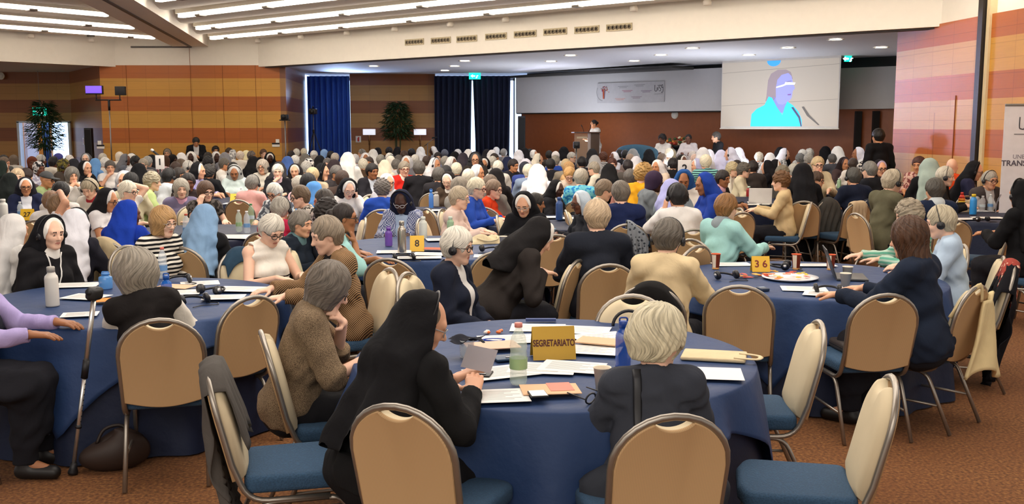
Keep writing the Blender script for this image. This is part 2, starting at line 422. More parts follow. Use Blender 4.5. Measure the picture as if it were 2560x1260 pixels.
def skel(p):
    J = Skel(); st = p['st']; w = p['w']; hz = .90 if st else .50; J.hz = hz; dz = hz - .5
    R = roty(math.radians(p['rl'])) @ rotx(-math.radians(p['lean'])); J.R = R
    hip = V3(0, 0, hz); T = lambda x, y, z: hip + R @ V3(x, y, z - .5)
    J.T = T; sw = .150 + .022 * (w - 1) + (.02 if p.get('nc') else 0)
    J.chest = T(0, .012, .80); J.sh = {s: T(s * sw, -.012, .985) for s in (-1, 1)}
    J.nb = T(0, -.02, 1.03); J.nt = T(0, .012, 1.105)
    fwd = math.radians(p['lean']) * .45
    J.Rh = rotz(math.radians(p['hy'])) @ roty(math.radians(p['rl'] * .6)) @ rotx(-math.radians(p['hp']) - fwd)
    J.hc = J.nt + J.Rh @ V3(0, .018, .066); J.hs = .95 * p['hsz']
    J.top = J.hc + J.Rh @ V3(0, -.012, .122 * J.hs); J.top[2] = J.hc[2] + .122 * J.hs + .012
    J.yawh = math.radians(p['hy'])
    if st: J.leg = {s: [V3(s * .09, 0, .88), V3(s * .1, .03, .48), V3(s * .1, 0, .09), V3(s * .12, .17, .04)] for s in (-1, 1)}
    else: J.leg = {s: [V3(s * .09, .02, .51), V3(s * .12, .40, .50), V3(s * .12, .38, .09), V3(s * .13, .53, .045)] for s in (-1, 1)}
    J.arm = {}
    for s, a in ((-1, p['aL']), (1, p['aR'])):
        H = lambda x, y, z: J.hc + J.Rh @ V3(s * x, y, z)
        hint = V3(s * .7, -.35, -1.)
        nrm = V3(0, 0, -1.); curl = .45
        if isinstance(a, tuple): wr, di = V3(*a[:3]), V3(*a[3:6])
        elif a == 'T': wr, di = V3(s * .12, .37, .805), V3(-s * .5, 1, -.08)
        elif a == 't': wr, di = V3(s * .17, .46, .805), V3(-s * .2, 1, -.08)
        elif a == 'L': wr, di = V3(s * .08, .25, .63), V3(-s * .7, .6, -.2)
        elif a == 'C': wr, di, nrm, hint, curl = H(.035, .10, -.195), V3(-s * .15, -.25, 1), V3(-s * .3, -1, .2), V3(s * .6, .5, -1), 1.0
        elif a == 'F': wr, di, nrm, hint, curl = H(.06, .15, -.13), V3(-s * .7, -.35, .6), V3(-s * .3, -1, 0), V3(s * .5, .4, -1), .8
        elif a == 'G': wr, di, nrm, hint, curl = H(.13, .12, -.12), V3(-s * .35, -.25, 1), V3(-s * 1, -.6, 0), V3(s * .5, .6, -1), .9
        elif a == 'P': wr, di, nrm, hint, curl = H(.115, .05, -.12), V3(-s * .1, -.15, 1), V3(-s * 1, 0, 0), V3(s * .6, .6, -1), .9
        elif a == 'X': wr, di = V3(-s * .06, .235, .80), V3(-s * 1, .1, .1)
        elif a == 'H': wr, di, nrm, hint, curl = H(.10, -.10, .09), V3(-s * 1, -.2, -.1), V3(-s * .3, .2, -1), V3(s * 1, .7, .5), .5
        elif a == 'Q': wr, di, nrm, hint = H(-.02, -.02, .155), V3(-s * 1, .0, -.35), V3(0, 0, -1), V3(s * .9, .6, .5)
        elif a == 'D': wr, di, nrm = V3(s * .235, .04, .46 + dz), V3(0, .1, -1), V3(-s, 0, 0)
        elif a == 'B': wr, di = V3(s * .05, .30, .72 + dz), V3(-s * .5, .5, .3)
        else: wr, di = V3(s * .12, .33, .80), V3(-s * .5, 1, -.1)
        S = J.sh[s]; l1, l2 = .275, .25; v = wr - S; L = np.linalg.norm(v)
        if L > (l1 + l2) * .985: wr = S + v / L * (l1 + l2) * .985; v = wr - S; L = np.linalg.norm(v)
        u = v / L; x = (l1 * l1 - l2 * l2 + L * L) / (2 * L); h = math.sqrt(max(l1 * l1 - x * x, 1e-5))
        n = hint - u * (hint @ u); el = S + u * x + unit(n) * h
        J.arm[s] = (el, wr, unit(di), unit(nrm), curl)
    return J
def hand(V, J, s, h):
    el, wr, di, nrm, curl = J.arm[s]
    nrm = unit(nrm - di * (nrm @ di)); ac = np.cross(di, nrm) * 1.0
    # ac points to the thumb side when matched with s
    ac = unit(ac) * (-s) if (np.cross(di, nrm) @ V3(1, 0, 0)) * s > 0 and abs(nrm[2]) > .5 else unit(ac)
    base = wr + di * .012
    if h > .011:
        V.cone(wr, wr + di * .09, .026, .03, .015); V.cone(wr + di * .09, wr + di * .14 + nrm * .04, .024, .016, .015); return
    for i, (o, L) in enumerate(((.030, .060), (.011, .072), (-.009, .068), (-.028, .054))):
        kn = base + di * (.082 - .006 * abs(i - 1)) + ac * o
        V.cone(base + ac * o * .6, kn, .0145, .0125, .012)
        d, pnt = di.copy(), kn
        for j, f in enumerate((.45, .32, .23)):
            d = unit(d + nrm * curl * (.55 if j else .4) + ac * o * .6); q = pnt + d * L * f; V.cone(pnt, q, .0096 - .0006 * j, .009 - .0006 * j, .003); pnt = q
    d = unit(di * .55 + ac * .9 + nrm * .35); a = base + di * .015 + ac * .022; b = a + d * .042; V.cone(a, b, .0155, .0115, .012)
    d = unit(d * .6 + di * .8 + nrm * .3); V.cone(b, b + d * .045, .011, .0088, .004)
def head(V, J, h, p):
    k = J.hs; R = J.Rh
    H = lambda x, y, z: J.hc + R @ (V3(x, y, z) * k)
    V.ell(H(0, -.014, .03), V3(.074, .094, .094) * k, .01, R); V.ell(H(0, .018, -.02), V3(.063, .074, .092) * k, .03, R)
    V.cone(H(0, .045, -.07), H(0, .064, -.094), .042 * k, .025 * k, .02)
    for s in (-1, 1):
        V.cone(H(s * .05, -.005, -.05), H(s * .02, .06, -.09), .022 * k, .02 * k, .02)
        V.ell(H(s * .037, .056, -.022), V3(.026, .026, .026) * k, .02, R)
        V.ell(H(s * .077, -.008, -.004), V3(.009, .019, .031) * k, .006, R)
    V.cone(H(-.04, .072, .034), H(.04, .072, .034), .014 * k, .014 * k, .02)
    if h < .0125:
        for s in (-1, 1):
            V.ell(H(s * .031, .088, .010), V3(.019, .015, .013) * k, .008, R, 's'); V.ell(H(s * .031, .071, .008), V3(.013, .0125, .011) * k, .003, R)
    V.cone(H(0, .082, .018), H(0, .107, -.022), .0085 * k, .0125 * k, .012)
    if h < .0125:
        for s in (-1, 1): V.ell(H(s * .012, .092, -.026), V3(.009, .011, .008) * k, .006, R)
        V.cone(H(-.017, .083, -.052), H(.017, .083, -.052), .0065 * k, .0065 * k, .008); V.cone(H(-.013, .082, -.064), H(.013, .082, -.064), .0075 * k, .0075 * k, .008)
    V.cone(J.nb + J.R @ V3(0, 0, -.03), J.hc + R @ (V3(0, -.018, -.06) * k), .056 * p['w'] ** .5, .05, .025)
def torso(V, J, w, g=0., k=.05, hips=True):
    T = J.T; S = .8 + .2 * w
    V.cone(T(0, .0, .60), T(0, .012, .80), (.118 * w + g), (.108 * S + g), k, 1.28, 1.0)
    V.cone(T(0, .012, .80), T(0, -.005, .93), (.108 * S + g), .09 + g, k, 1.33, 1.0)
    if hips: V.cone(T(-.05, -.01, .54), T(.05, -.01, .54), .125 * w + g, .125 * w + g, k, 1.1, 1.0)
    V.cone(J.sh[-1] + J.R @ V3(.02, 0, 0), J.sh[1] + J.R @ V3(-.02, 0, 0), .062 + g, .062 + g, k)
    for s in (-1, 1):
        V.cone(J.nb + J.R @ V3(0, .0, -.005), J.sh[s], .05 + g, .054 + g, .03)
        V.ell(T(s * .072, .085 * S, .83), V3(.068 + g, .055 + g, .065 + g), .04)
def bounds(J, pts, m):
    P = np.array(pts); return P.min(0) - m, P.max(0) + m
def build_body(p, J, h, legs):
    pts = [J.top, J.hc + J.Rh @ V3(0, .11, -.1), J.hc, J.T(0, 0, .55)] + [x for s in (-1, 1) for x in (J.sh[s], J.arm[s][0], J.arm[s][1], J.arm[s][1] + J.arm[s][2] * .2)]
    if legs: pts += [x for s in (-1, 1) for x in J.leg[s]]
    lo, hi = bounds(J, pts, .14); V = Vol(lo, hi, h)
    w = p['w']; T = J.T
    V.cone(T(0, 0, .56), T(0, .01, .80), .10 * w, .095, .03, 1.2); V.cone(T(0, .01, .80), T(0, -.01, .95), .092, .07, .03, 1.25)
    V.cone(J.sh[-1], J.sh[1], .05, .05, .03)
    for s in (-1, 1): V.cone(J.nb, J.sh[s], .045, .045, .02)
    if legs:
        for s in (-1, 1):
            a, b, c, d = J.leg[s]; V.cone(a, b, .078, .055, .03); V.cone(b, c, .05, .036, .02); V.cone(c, d, .034, .024, .02)
    for s in (-1, 1):
        el, wr = J.arm[s][:2]; V.cone(J.sh[s], el, .046, .038, .03); V.cone(el, wr, .037, .026, .012); hand(V, J, s, h)
    head(V, J, h, p)
    me = V.mesh('body')
    for _ in range(3): me.materials.append(None)
    if h < .0125:
        n = len(me.polygons); c = np.zeros(n * 3, np.float32); me.polygons.foreach_get('center', c); c = c.reshape(-1, 3).astype(np.float64)
        q = ((c - J.hc) @ J.Rh) / J.hs; mi = np.zeros(n, np.int32); ax = np.abs(q[:, 0])
        mi[((q[:, 0] / .022) ** 2 + ((q[:, 2] + .058) / .0095) ** 2 < 1) & (q[:, 1] > .07)] = 1
        mi[(ax > .013) & (ax < .047) & (q[:, 1] > .06) & (np.abs(q[:, 2] - .034 + .1 * np.abs(ax - .03)) < .0045)] = 2
        mi[(((ax - .031) / .0125) ** 2 + ((q[:, 2] - .007) / .0048) ** 2 < 1) & (q[:, 1] > .055)] = 2
        me.polygons.foreach_set('material_index', mi)
    return me
def folds(amp, seed):
    a = 3 + seed % 5
    def f(x, y, z):
        return amp * (np.sin(46 * (z + .5 * x * np.sign(x + 1e-6)) + 2.5 * np.sin(13 * y + 11 * x + a)) * .6 + np.sin(71 * (y - .4 * z) + 3 * np.sin(17 * z + a) + 9 * x) * .4)
    return f
def build_top(p, J, h, g, sl, vneck=0, seed=0, fold=.004):
    w = p['w']; pts = [J.nb, J.T(0, 0, .50), J.T(0, .1, .6)] + [x for s in (-1, 1) for x in (J.sh[s], J.arm[s][0], J.arm[s][1])]
    lo, hi = bounds(J, pts, .2); V = Vol(lo, hi, h); torso(V, J, w, g)
    for s in (-1, 1):
        el, wr = J.arm[s][:2]
        if sl == 'v': V.cone(J.sh[s] - J.R @ V3(s * .03, 0, 0), J.sh[s], .058 + g, .058 + g, .03)
        elif sl != 'n': V.cone(J.sh[s], el, (.057 + g) * (.9 + .1 * w), .049 + g, .03)
        if sl == 'l': V.cone(el, el + (wr - el) * 1.0, .047 + g, .033 + g, .012, cap='b')
        elif sl == 's': pass
        elif sl == '3': V.cone(el, el + (wr - el) * .22, .048 + g, .047 + g, .012, cap='b')
    if sl == 's':
        for s in (-1, 1):
            el, wr = J.arm[s][:2]; u = unit(el - J.sh[s]); c = el - u * .07; V.cone(c + u * .012, el + u * .1, .09, .09, .0, op='s') if (el - wr) @ u < 0 or True else None
    if sl == 'n':
        for s in (-1, 1): V.cone(J.sh[s] + J.R @ V3(s * .035, 0, .02), J.sh[s] + J.R @ V3(s * .05, .02, -.12), .066, .055, .012, op='s')
    V.half(J.T(0, 0, .455) if not p['st'] else J.T(0, 0, .42), J.R @ V3(0, 0, -1))
    if fold: V.disp(folds(fold, seed))
    V.cone(J.nb + J.R @ V3(0, .012, .03), J.hc, .052 if not vneck else .06, .09, .0, op='s')
    if vneck:
        a, b = J.T(0, .13, 1.07), J.T(0, .20, .62); V.cone(a, b, .085, .022, .0, op='s', sy=2.2)
    me = V.mesh('garment'); me.materials.append(None); return me
def build_low(p, J, h, far=0):
    L = J.leg; pts = [x for s in (-1, 1) for x in L[s]] + [V3(0, -.12, J.hz)]; lo, hi = bounds(J, pts, .2); lo[2] = -.06; V = Vol(lo, hi, h)
    sk = p.get('skirt', 1)
    lw = p['w'] * p['lw']; V.cone((-.05, -.01, J.hz + .02), (.05, -.01, J.hz + .02), .117 * p['w'], .117 * p['w'], .04, 1.1 * p['lw'])
    for s in (-1, 1):
        a, b, c, d = L[s]; V.cone(a, b, .098, .078, .04); V.cone(b, c, .072, .062, .02, cap='b')
    if sk:
        m = [sum(L[s][i] for s in (-1, 1)) / 2 for i in range(3)]
        V.cone(m[0], m[1], .09, .075, .06, 1.7 * p['lw']); V.cone(m[1], m[2] + V3(0, 0, .12 if not far else -.08), .085, .085, .05, 2.0, cap='b')
    V.disp(folds(.005, 2)); V.half((0, 0, .07 if not far else .0), (0, 0, -1)); me = V.mesh('lower'); me.materials.append(None); return me
def build_hair(kind, J, h, seed=0, hv=1.):
    k = J.hs; R = J.Rh; H = lambda x, y, z: J.hc + R @ (V3(x, y, z) * k)
    ext = .34 if kind == 'l' else .2
    V = Vol(J.hc - V3(.19, .2, ext), J.hc + V3(.19, .19, .19), h)
    t = {'s': .024, 'b': .032, 'c': .034, 'l': .026, 'n': .012, 'f': .027, 'u': .006}[kind] * hv
    V.ell(H(0, -.022, .026 + t * .25), V3(.077 + t, .092 + t * .8, .090 + t) * k, .01, R)
    if kind in 'sfc': V.cone(H(0, -.055, .0), H(0, -.055, -.045), .062 * k + t * .4, .046 * k + t * .3, .03, 1.25)
    if kind == 'b': V.cone(H(0, -.02, .0), H(0, -.015, -.075), (.088 + t * .4) * k, (.078 + t * .3) * k, .03, 1.08)
    if kind == 'l': V.cone(H(0, -.02, .0), H(0, -.03, -.19), .096 * k, .085 * k, .03, 1.1)
    if kind == 'n': V.ell(H(0, -.125, .02), V3(.045, .04, .045) * k, .01, R)
    a = {'s': .004, 'b': .0035, 'c': .009, 'l': .005, 'n': .002, 'f': .006, 'u': .0}[kind] * (1 if h < .012 else .6)
    c = H(0, 0, .02); Ri = R
    def dsp(x, y, z):
        q = np.stack([x - c[0], y - c[1], z - c[2]], -1) @ Ri; th = np.arctan2(q[:, 0], q[:, 1] + .04); ph = q[:, 2]
        if kind == 'c': return a * (np.sin(95 * q[:, 0] + 4 * np.sin(60 * q[:, 2] + seed)) + np.sin(90 * q[:, 1] + 4 * np.sin(70 * q[:, 2] + 50 * q[:, 0])) * .8) * .6
        return a * (np.sin(13 * th + 18 * ph + 1.6 * np.sin(30 * ph + seed)) * .6 + np.sin(29 * th + 25 * ph + seed) * .5)
    V.disp(dsp)
    fz = {'s': -.028, 'b': -.035, 'c': -.03, 'l': -.035, 'n': -.02, 'f': -.05, 'u': -.034}[kind]
    V.ell(H(0, .135, fz), V3(.066 if kind in 'bl' else .074, .105, .104) * k, .006, R, 's')
    if kind in 'scnfu':
        for s in (-1, 1): V.ell(H(s * .085, .02, -.035), V3(.03, .045, .05) * k, .006, R, 's')
    cut = {'s': -.075, 'b': -.105, 'c': -.07, 'l': -.24, 'n': -.06, 'f': -.07, 'u': -.05}[kind]
    V.half(H(0, 0, cut), R @ V3(0, .15, -1)); me = V.mesh('hair'); me.materials.append(None); n = len(me.vertices)
    if n:
        co = np.zeros(n * 3, np.float32); me.vertices.foreach_get('co', co); q = ((co.reshape(-1, 3).astype(np.float64) - J.hc) @ R) / k - V3(.012, -.035, .0)
        u = q / (np.linalg.norm(q, axis=1, keepdims=True) + 1e-9); pol = np.arccos(np.clip(u[:, 2], -1, 1)); az = np.arctan2(u[:, 0], u[:, 1]) + .5 * np.sin(2.5 * pol + seed) + (.5 * np.sin(60 * q[:, 0] + 50 * q[:, 2]) if kind == 'c' else 0)
        fl = np.stack([np.cos(az) * 11, np.sin(az) * 11, pol * 1.6 + seed], 1).astype(np.float32)
        me.attributes.new('flow', 'FLOAT_VECTOR', 'POINT').data.foreach_set('vector', fl.ravel())
    return me
def yawframe(J):
    return rotz(J.yawh)
def build_veil(kind, J, h, p, seed=0):
    k = J.hs; R = J.Rh; H = lambda x, y, z: J.hc + R @ (V3(x, y, z) * k); Y = yawframe(J); B = J.R
    V = Vol(J.hc - V3(.36, .4, .62), J.hc + V3(.36, .26, .22), h)
    t = .021
    V.ell(H(0, -.02, .032), V3(.077 + t, .094 + t, .094 + t) * k, .01, R)
    V.cone(H(0, -.035, .03), H(0, -.035, -.07), .088 * k, .08 * k, .03, 1.13)
    if kind == 'y': # baseball cap
        V = Vol(J.hc - V3(.2, .2, .2), J.hc + V3(.26, .26, .22), h)
        V.ell(H(0, -.016, .036), V3(.092, .11, .1) * k, .01, R); V.half(H(0, 0, .035), R @ V3(0, -.1, -1))
        V.ell(H(0, .12, .042), V3(.075, .075, .012) * k, .012, R); me = V.mesh('cap'); me.materials.append(None); return me
    fr = .026 if p['band'] else .045
    if kind in 'vw':
        D = (lambda x, y, z: J.hc + Y @ V3(x, y, z)); sb = J.T(0, -.10, .95); sb2 = J.T(0, -.15, p['vb'] or (.72 if kind == 'v' else .86))
        hd = min(J.hc[2] - sb2[2], .55) ; lo_ = sb2 + V3(0, 0, -.06)
        V.cone(H(0, -.045, .03), lo_, .094 * k, .165 if p['lean'] < 25 else .12, .04, 1.08 * p['vw'], .82)
        V.cone(H(0, -.035, -.01), J.T(0, -.07, 1.0), .090 * k, .105, .03, 1.5 * p['vw'])
        c0 = J.hc
        def dsp(x, y, z):
            th = np.arctan2(x - c0[0], -(y - c0[1])); dn = np.clip((c0[2] - z) / .35, 0, 1.3)
            return dn * .030 * ((1 - 2 * np.abs(np.sin(3.5 * th + .9 * dn + seed))) * .55 + np.sin(11 * th - 1.5 * dn + seed * 2) * .45) + .002 * np.sin(60 * (z + .3 * x) + 3 * np.sin(20 * x))
        V.disp(dsp); V.half(sb2 - V3(0, 0, .05), V3(0, -.25, -1))
        V.cone(D(0, .07, -.10), D(0, .09, -.32), .085, .13, .01, 1.0, op='s')
    # face opening and the front edge of the cloth
    V.ell(H(0, .135, -.028), V3(.074, .115, .112) * k, .006, R, 's')
    q = V.sub(J.hc - V3(.3, .3, .7), J.hc + V3(.3, .3, .3)); n = R @ V3(0, 1, .12 if kind != 'k' else -.35); pt = H(0, fr if kind != 'k' else .075, 0); V.half(pt, n)
    if kind in 'vw': V.half(Y @ V3(0, .03, 0) + J.hc, Y @ V3(0, 1, -.25))
    if kind == 'k': V.half(H(0, 0, -.085), R @ V3(0, .5, -1))
    me = V.mesh('veil'); me.materials.append(None); return me
def build_band(J, h):
    k = J.hs; R = J.Rh; H = lambda x, y, z: J.hc + R @ (V3(x, y, z) * k)
    V = Vol(J.hc - V3(.17, .17, .2), J.hc + V3(.17, .17, .2), min(h, .012))
    V.ell(H(0, -.006, .03), V3(.089, .104, .108) * k, .01, R); V.cone(H(0, -.02, 0), H(0, -.01, -.07), .088 * k, .078 * k, .03)
    V.ell(H(0, .10, -.03), V3(.084, .128, .142) * k, .004, R, 's')
    V.half(H(0, .052, .05), R @ V3(0, 1, .40)); V.half(H(0, .0, 0), R @ V3(0, -1, -.1)); V.half(H(0, 0, -.032), R @ V3(0, 0, -1))
    me = V.mesh('band'); me.materials.append(None); return me
def build_collar(J, h, wimple=False):
    V = Vol(J.nb - V3(.22, .22, .2), J.nb + V3(.22, .22, .22), min(h, .012)); a, b = J.nb + J.R @ V3(0, .0, -.015), J.hc + J.Rh @ V3(0, -.012, -.10)
    V.cone(a, b, .074, .064, .01, cap='b'); V.cone(a, a + J.R @ V3(0, .02, -.02), .085, .085, .03, 1.1)
    me = V.mesh('collar'); me.materials.append(None); return me
def glasses_geo(J, big=0):
    k = J.hs; g = []; R = J.Rh
    for s in (-1, 1):
        rim = [(s * .031 + .024 * math.cos(a) * (1.05), .098 - .010 * abs(math.cos(a)) * (1 if math.cos(a) * s > 0 else 0), .006 + .019 * math.sin(a)) for a in [i * math.pi / 8 for i in range(16)]]
        g.append(tube(rim, .0022 + .0014 * big, 5, closed=True)); g.append(tube([(s * .056, .090, .012), (s * .08, .05, .012), (s * .084, -.005, .008)], .0022 + .001 * big, 5))
    g.append(tube([(-.008, .099, .012), (.008, .099, .012)], .0022 + .001 * big, 5)); V, F = join(*g)
    return [tuple(J.hc + R @ (V3(*v) * k)) for v in V], F
def headset_geo(J, over=.0):
    k = J.hs; R = J.Rh; o = over
    band = [((.098 + o) * math.sin(a), -.004, .012 + (.122 + o) * math.cos(a)) for a in [math.radians(-98 + 196 * i / 16) for i in range(17)]]
    g = tube(band, .0055, 6, sq=(1.5, .7)); cups = []
    for s in (-1, 1):
        c = lathe([(.002, -.012), (.026, -.012), (.032, -.004), (.032, .008), (.026, .013), (.002, .013)], 16)
        cups.append(xf(c, (s * (.094 + o), -.002, -.014), (0, math.pi / 2, 0)))
        cups.append(xf(lathe([(.001, .0), (.012, .0), (.012, .016), (.001, .016)], 10), (s * (.094 + o), -.002, -.014), (0, s * math.pi / 2, 0)))
    f = lambda G: ([tuple(J.hc + R @ (V3(*v) * k)) for v in G[0]], G[1])
    return f(g), f(join(cups[0], cups[1])), f(join(cups[2], cups[3]))
MESHES = {}
def shared(key, fn):
    if key not in MESHES: MESHES[key] = fn()
    return MESHES[key]
def child(name, me, parent, mats):
    o = link(name, me, parent)
    for sl, m in zip(o.material_slots, mats): sl.link = 'OBJECT'; sl.material = m
    return o
PEOPLE = []
def fabric(c): return cloth(*c) if isinstance(c, tuple) else cloth(c)
def person(p, group=None, base=0.0):
    J = skel(p); zt = float(J.top[2]); S = (p['H'] / zt) if p['H'] else .965
    a = math.radians(p['yaw']); rz = math.pi + a
    if p['d']: hp_ = PY(p['px'], p['py'], p['d'])
    else: hp_ = PZ(p['px'], p['py'], zt * S + base)
    if p['d'] and p['H'] is None: S = max(.88, min(1.08, (hp_.z - base) / zt))
    off = rotz(rz) @ (J.top * S); loc = (hp_.x - off[0], hp_.y - off[1], base)
    dist = hp_.y; lod = 0 if dist < 6.2 else 1 if dist < 9.2 else 2 if dist < 13.2 else 3
    root = thing('person', p['label'] or 'x', 'person', loc, rz, group, S)
    seed = int(p['px']) % 7
    h = (.0052, .0068, .0092, .0116)[lod]; hg = (.0078, .0095, .0125, .017)[lod]; hh = (.0058, .0072, .0095, .0115)[lod]
    if lod == 3: seed %= 2
    r = lambda v: v if isinstance(v, tuple) else (round(v, 2) if isinstance(v, float) else v)
    ks = tuple(r(p[q]) for q in ('lean', 'hy', 'hp', 'rl', 'w', 'aL', 'aR', 'st', 'nc', 'hsz', 'hv', 'vw')) + (lod,)
    if lod < 3: ks += (id(p),)
    sk = skinm(SKIN[p['skin']]); dark = plain('33251e', .5); lip = plain(('c07a6c', 'b56f60', 'a0604e', '7d4a3e', '5a3029', '3c1f1c')[p['skin']], .5)
    child('body', shared(('b',) + ks, lambda: build_body(p, J, h, lod == 0)), root, [sk, lip, dark])
    top = fabric(p['top']); sl = p['sl']; fa = .0065 if lod < 3 else .006
    if p['jk']:   # open jacket over an inner top
        child('shirt', shared(('i',) + ks, lambda: build_top(p, J, hg, .006, 'v', 0, seed, 0)), root, [fabric(p['top'])])
        child('jacket', shared(('j', sl) + ks, lambda: build_top(p, J, hg, .018, sl, .06, seed, fa)), root, [fabric(p['jk'])])
    elif p['vs']:
        child('shirt', shared(('v', sl) + ks, lambda: build_top(p, J, hg, .008, sl, 0, seed, fa)), root, [fabric(p['vs'])])
        child('vest', shared(('v2',) + ks, lambda: build_top(p, J, hg, .018, 'v', .06, seed, fa)), root, [top])
    else: child('top', shared(('t', sl, seed) + ks, lambda: build_top(p, J, hg, .012, sl, 0, seed, fa)), root, [top])
    child('lower_garment', shared(('l', p['st'], r(p['w']), r(p['lw']), lod > 1), lambda: build_low(p, J, .014 if lod < 2 else .026, lod > 1)), root, [cloth(p['low'])])
    if lod < 2:
        for s in (-1, 1):
            c, d = J.leg[s][2:]
            child('shoe', shared(('shoe', s, p['st']), lambda: (lambda q: (setmats(q, [None]), q)[1])(shoe_mesh(J, s))), root, [plain('151313', .5)])
    if p['veil'] and not p['hair'] and p['veil'][0] in 'vw' and (lod < 3 or p['band']): p['hair'] = ('u', '6f6252' if p['skin'] < 2 else '1d1816')
    if p['hair'] and p['hair'][0] != 'z':
        kd = p['hair'][0]; child('hair', shared(('h', kd, seed) + ks, lambda: build_hair(kd, J, hh, seed, p['hv'])), root, [hairm(p['hair'][1])])
    if p['veil']:
        kd = p['veil'][0]; vo = child({'y': 'cap', 'k': 'headscarf'}.get(kd, 'veil'), shared(('vl', kd, seed) + ks, lambda: build_veil(kd, J, hh * 1.15, p, seed)), root, [fabric(tuple(p['veil'][1].split('~')))])
        if kd != 'y' and p['hair'] is None and kd != 'k' and not p['band']: pass
    if p['band']: child('veil_band', shared(('bd',) + ks, lambda: build_band(J, hh)), root, [cloth(p['band'])])
    if p['col']: child('collar', shared(('cl',) + ks, lambda: build_collar(J, hh)), root, [cloth(p['col'])])
    if p['hs']:
        b, l, rr = headset_geo(J, .022 if p['veil'] else .012 if p['hair'] and p['hair'][0] != 'z' else 0)
        o = mk('headset', b, plain('16161a', .4), root); mk('ear_cup', l, plain('1b1b20', .4), o); mk('ear_cup', rr, plain('1b1b20', .4), o)
    if p['gl']: mk('glasses', glasses_geo(J, 1 if lod else .6), plain(p['gl'] if isinstance(p['gl'], str) else '2a2320', .35), root)
    if p['ly'] and lod < 3: lanyard(root, p, J)
    p['root'] = root; p['J'] = J; p['dist'] = dist; p['loc'] = loc; p['S'] = S; p['rz'] = rz; PEOPLE.append(p); return root
def shoe_mesh(J, s):
    c, d = J.leg[s][2:]; V = Vol(c - V3(.1, .14, .12), d + V3(.1, .14, .1), .011); V.cone((c[0], c[1] - .02, .045), (d[0], d[1], .04), .043, .038, .02); V.cone(c, (c[0], c[1], .06), .045, .045, .02, cap=None)
    V.half((0, 0, .006), (0, 0, -1)); V.half((0, 0, .12), (0, 0, 1)); return V.mesh('shoe')
def lanyard(root, p, J):
    o = next((c for c in root.children if c.name.startswith(('jacket', 'vest', 'top'))), None)
    if not o: return
    me = o.data; bv = BVHTree.FromPolygons([v.co[:] for v in me.vertices], [q.vertices[:] for q in me.polygons]); pts = []
    end = J.T(.01, .2, .76)
    for s in (-1, 1):
        row = []
        for i in range(9):
            t = i / 8; q = J.T(s * .062 * (1 - t) + .01 * t, 0, 1.03 * (1 - t) + .76 * t); fo = J.R @ V3(0, 1, 0)
            hit = bv.ray_cast(Vector(q + fo * .5), Vector(-fo))
            if hit[0] is not None: row.append(hit[0] + Vector(fo) * .006)
        if len(row) > 2: pts.append(row)
    if len(pts) == 2:
        g = [tube(r_, .005, 5, sq=(1.3, .5)) for r_ in pts]
        e = pts[0][-1]; b = slab([(-.035, -.1), (.035, -.1), (.035, 0), (-.035, 0)], 0, .003, .001)
        l = mk('lanyard', join(*g), plain(p['ly'] if isinstance(p['ly'], str) else 'e6e4e0', .7), root)
        bd = mk('badge', b, plain('efece6', .4), l); bd.location = e + Vector((0, .012, -.01)); bd.rotation_euler = (math.pi / 2 + math.radians(p['lean']) * -1 + .0, 0, 0)
# ---------------------------------------------------------------- the hall
WHITE = plain('efe9dd', .7, 0, .02); STAGEW = plain('d9d9dc', .7, 0, .02); GREYP = plain('b4b2b0', .7, 0, .02); DARK = plain('14110f', .6)
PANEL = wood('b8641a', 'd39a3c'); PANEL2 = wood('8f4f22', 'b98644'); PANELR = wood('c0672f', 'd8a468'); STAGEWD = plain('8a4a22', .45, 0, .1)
ZL, ZC = 3.47, 4.55
def wallseg(name, a, b, z0, z1, m, t=.15, holes=()):
    """upright wall from floor point a to b, its body behind; object space x along the wall so the joints line up"""
    a, b = Vector(a), Vector(b); L = (b - a).length; ang = math.atan2(b.y - a.y, b.x - a.x); gs = []; x = 0
    for x0, x1, h0, h1 in sorted(holes):
        gs.append(box(x, x0, 0, t, z0, z1)); gs.append(box(x0, x1, 0, t, h1, z1))
        if h0 > z0: gs.append(box(x0, x1, 0, t, z0, h0))
        x = x1
    gs.append(box(x, L, 0, t, z0, z1)); o = struct(name, join(*gs), m); o.location = (a.x, a.y, 0); o.rotation_euler.z = ang; return o
struct('floor', box(-26, 14, -6, 36, -.12, 0), carpet())
A0, A1, A2, A3, A4 = (-20, 30.7), (-13.4, 30.7), (-11.1, 27.3), (-6.1, 27.3), (-6.5, 31.85)
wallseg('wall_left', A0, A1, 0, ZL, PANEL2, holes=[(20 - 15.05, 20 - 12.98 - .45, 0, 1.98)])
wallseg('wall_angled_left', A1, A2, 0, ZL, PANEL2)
wallseg('wall_back', A2, A3, 0, ZL, PANEL, t=.1)
wallseg('wall_back_upper', A2, A3, ZL, ZC, WHITE, t=.1)
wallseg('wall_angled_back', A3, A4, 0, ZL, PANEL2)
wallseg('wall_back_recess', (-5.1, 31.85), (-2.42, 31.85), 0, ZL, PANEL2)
struct('wall_behind_door', box(-16.15, -15.2, 33.2, 33.3, 0, 3.4), plain('d8a054', .6))
for x in (478, 318, 558, 640):
    p = PY(x, 250, 27.28); struct('trim_1', box(p.x - .004, p.x + .004, 27.288, 27.31, 0, ZL if x != 478 else 3.95), plain('8a4f18', .6))
S0, S1 = Vector((-6.97, 27.63)), Vector((6.66, 16.66)); sd = (S1 - S0).normalized(); sn = Vector((-sd.y, sd.x)) * -1   # sn points to the camera side
if sn.y > 0: sn = -sn
L0, L1 = Vector((-12.67, 25.14)), Vector((-10.74, 27.45)); ld = (L1 - L0).normalized(); ln = Vector((ld.y, -ld.x))
def P3(v, z): return (v.x, v.y, z)
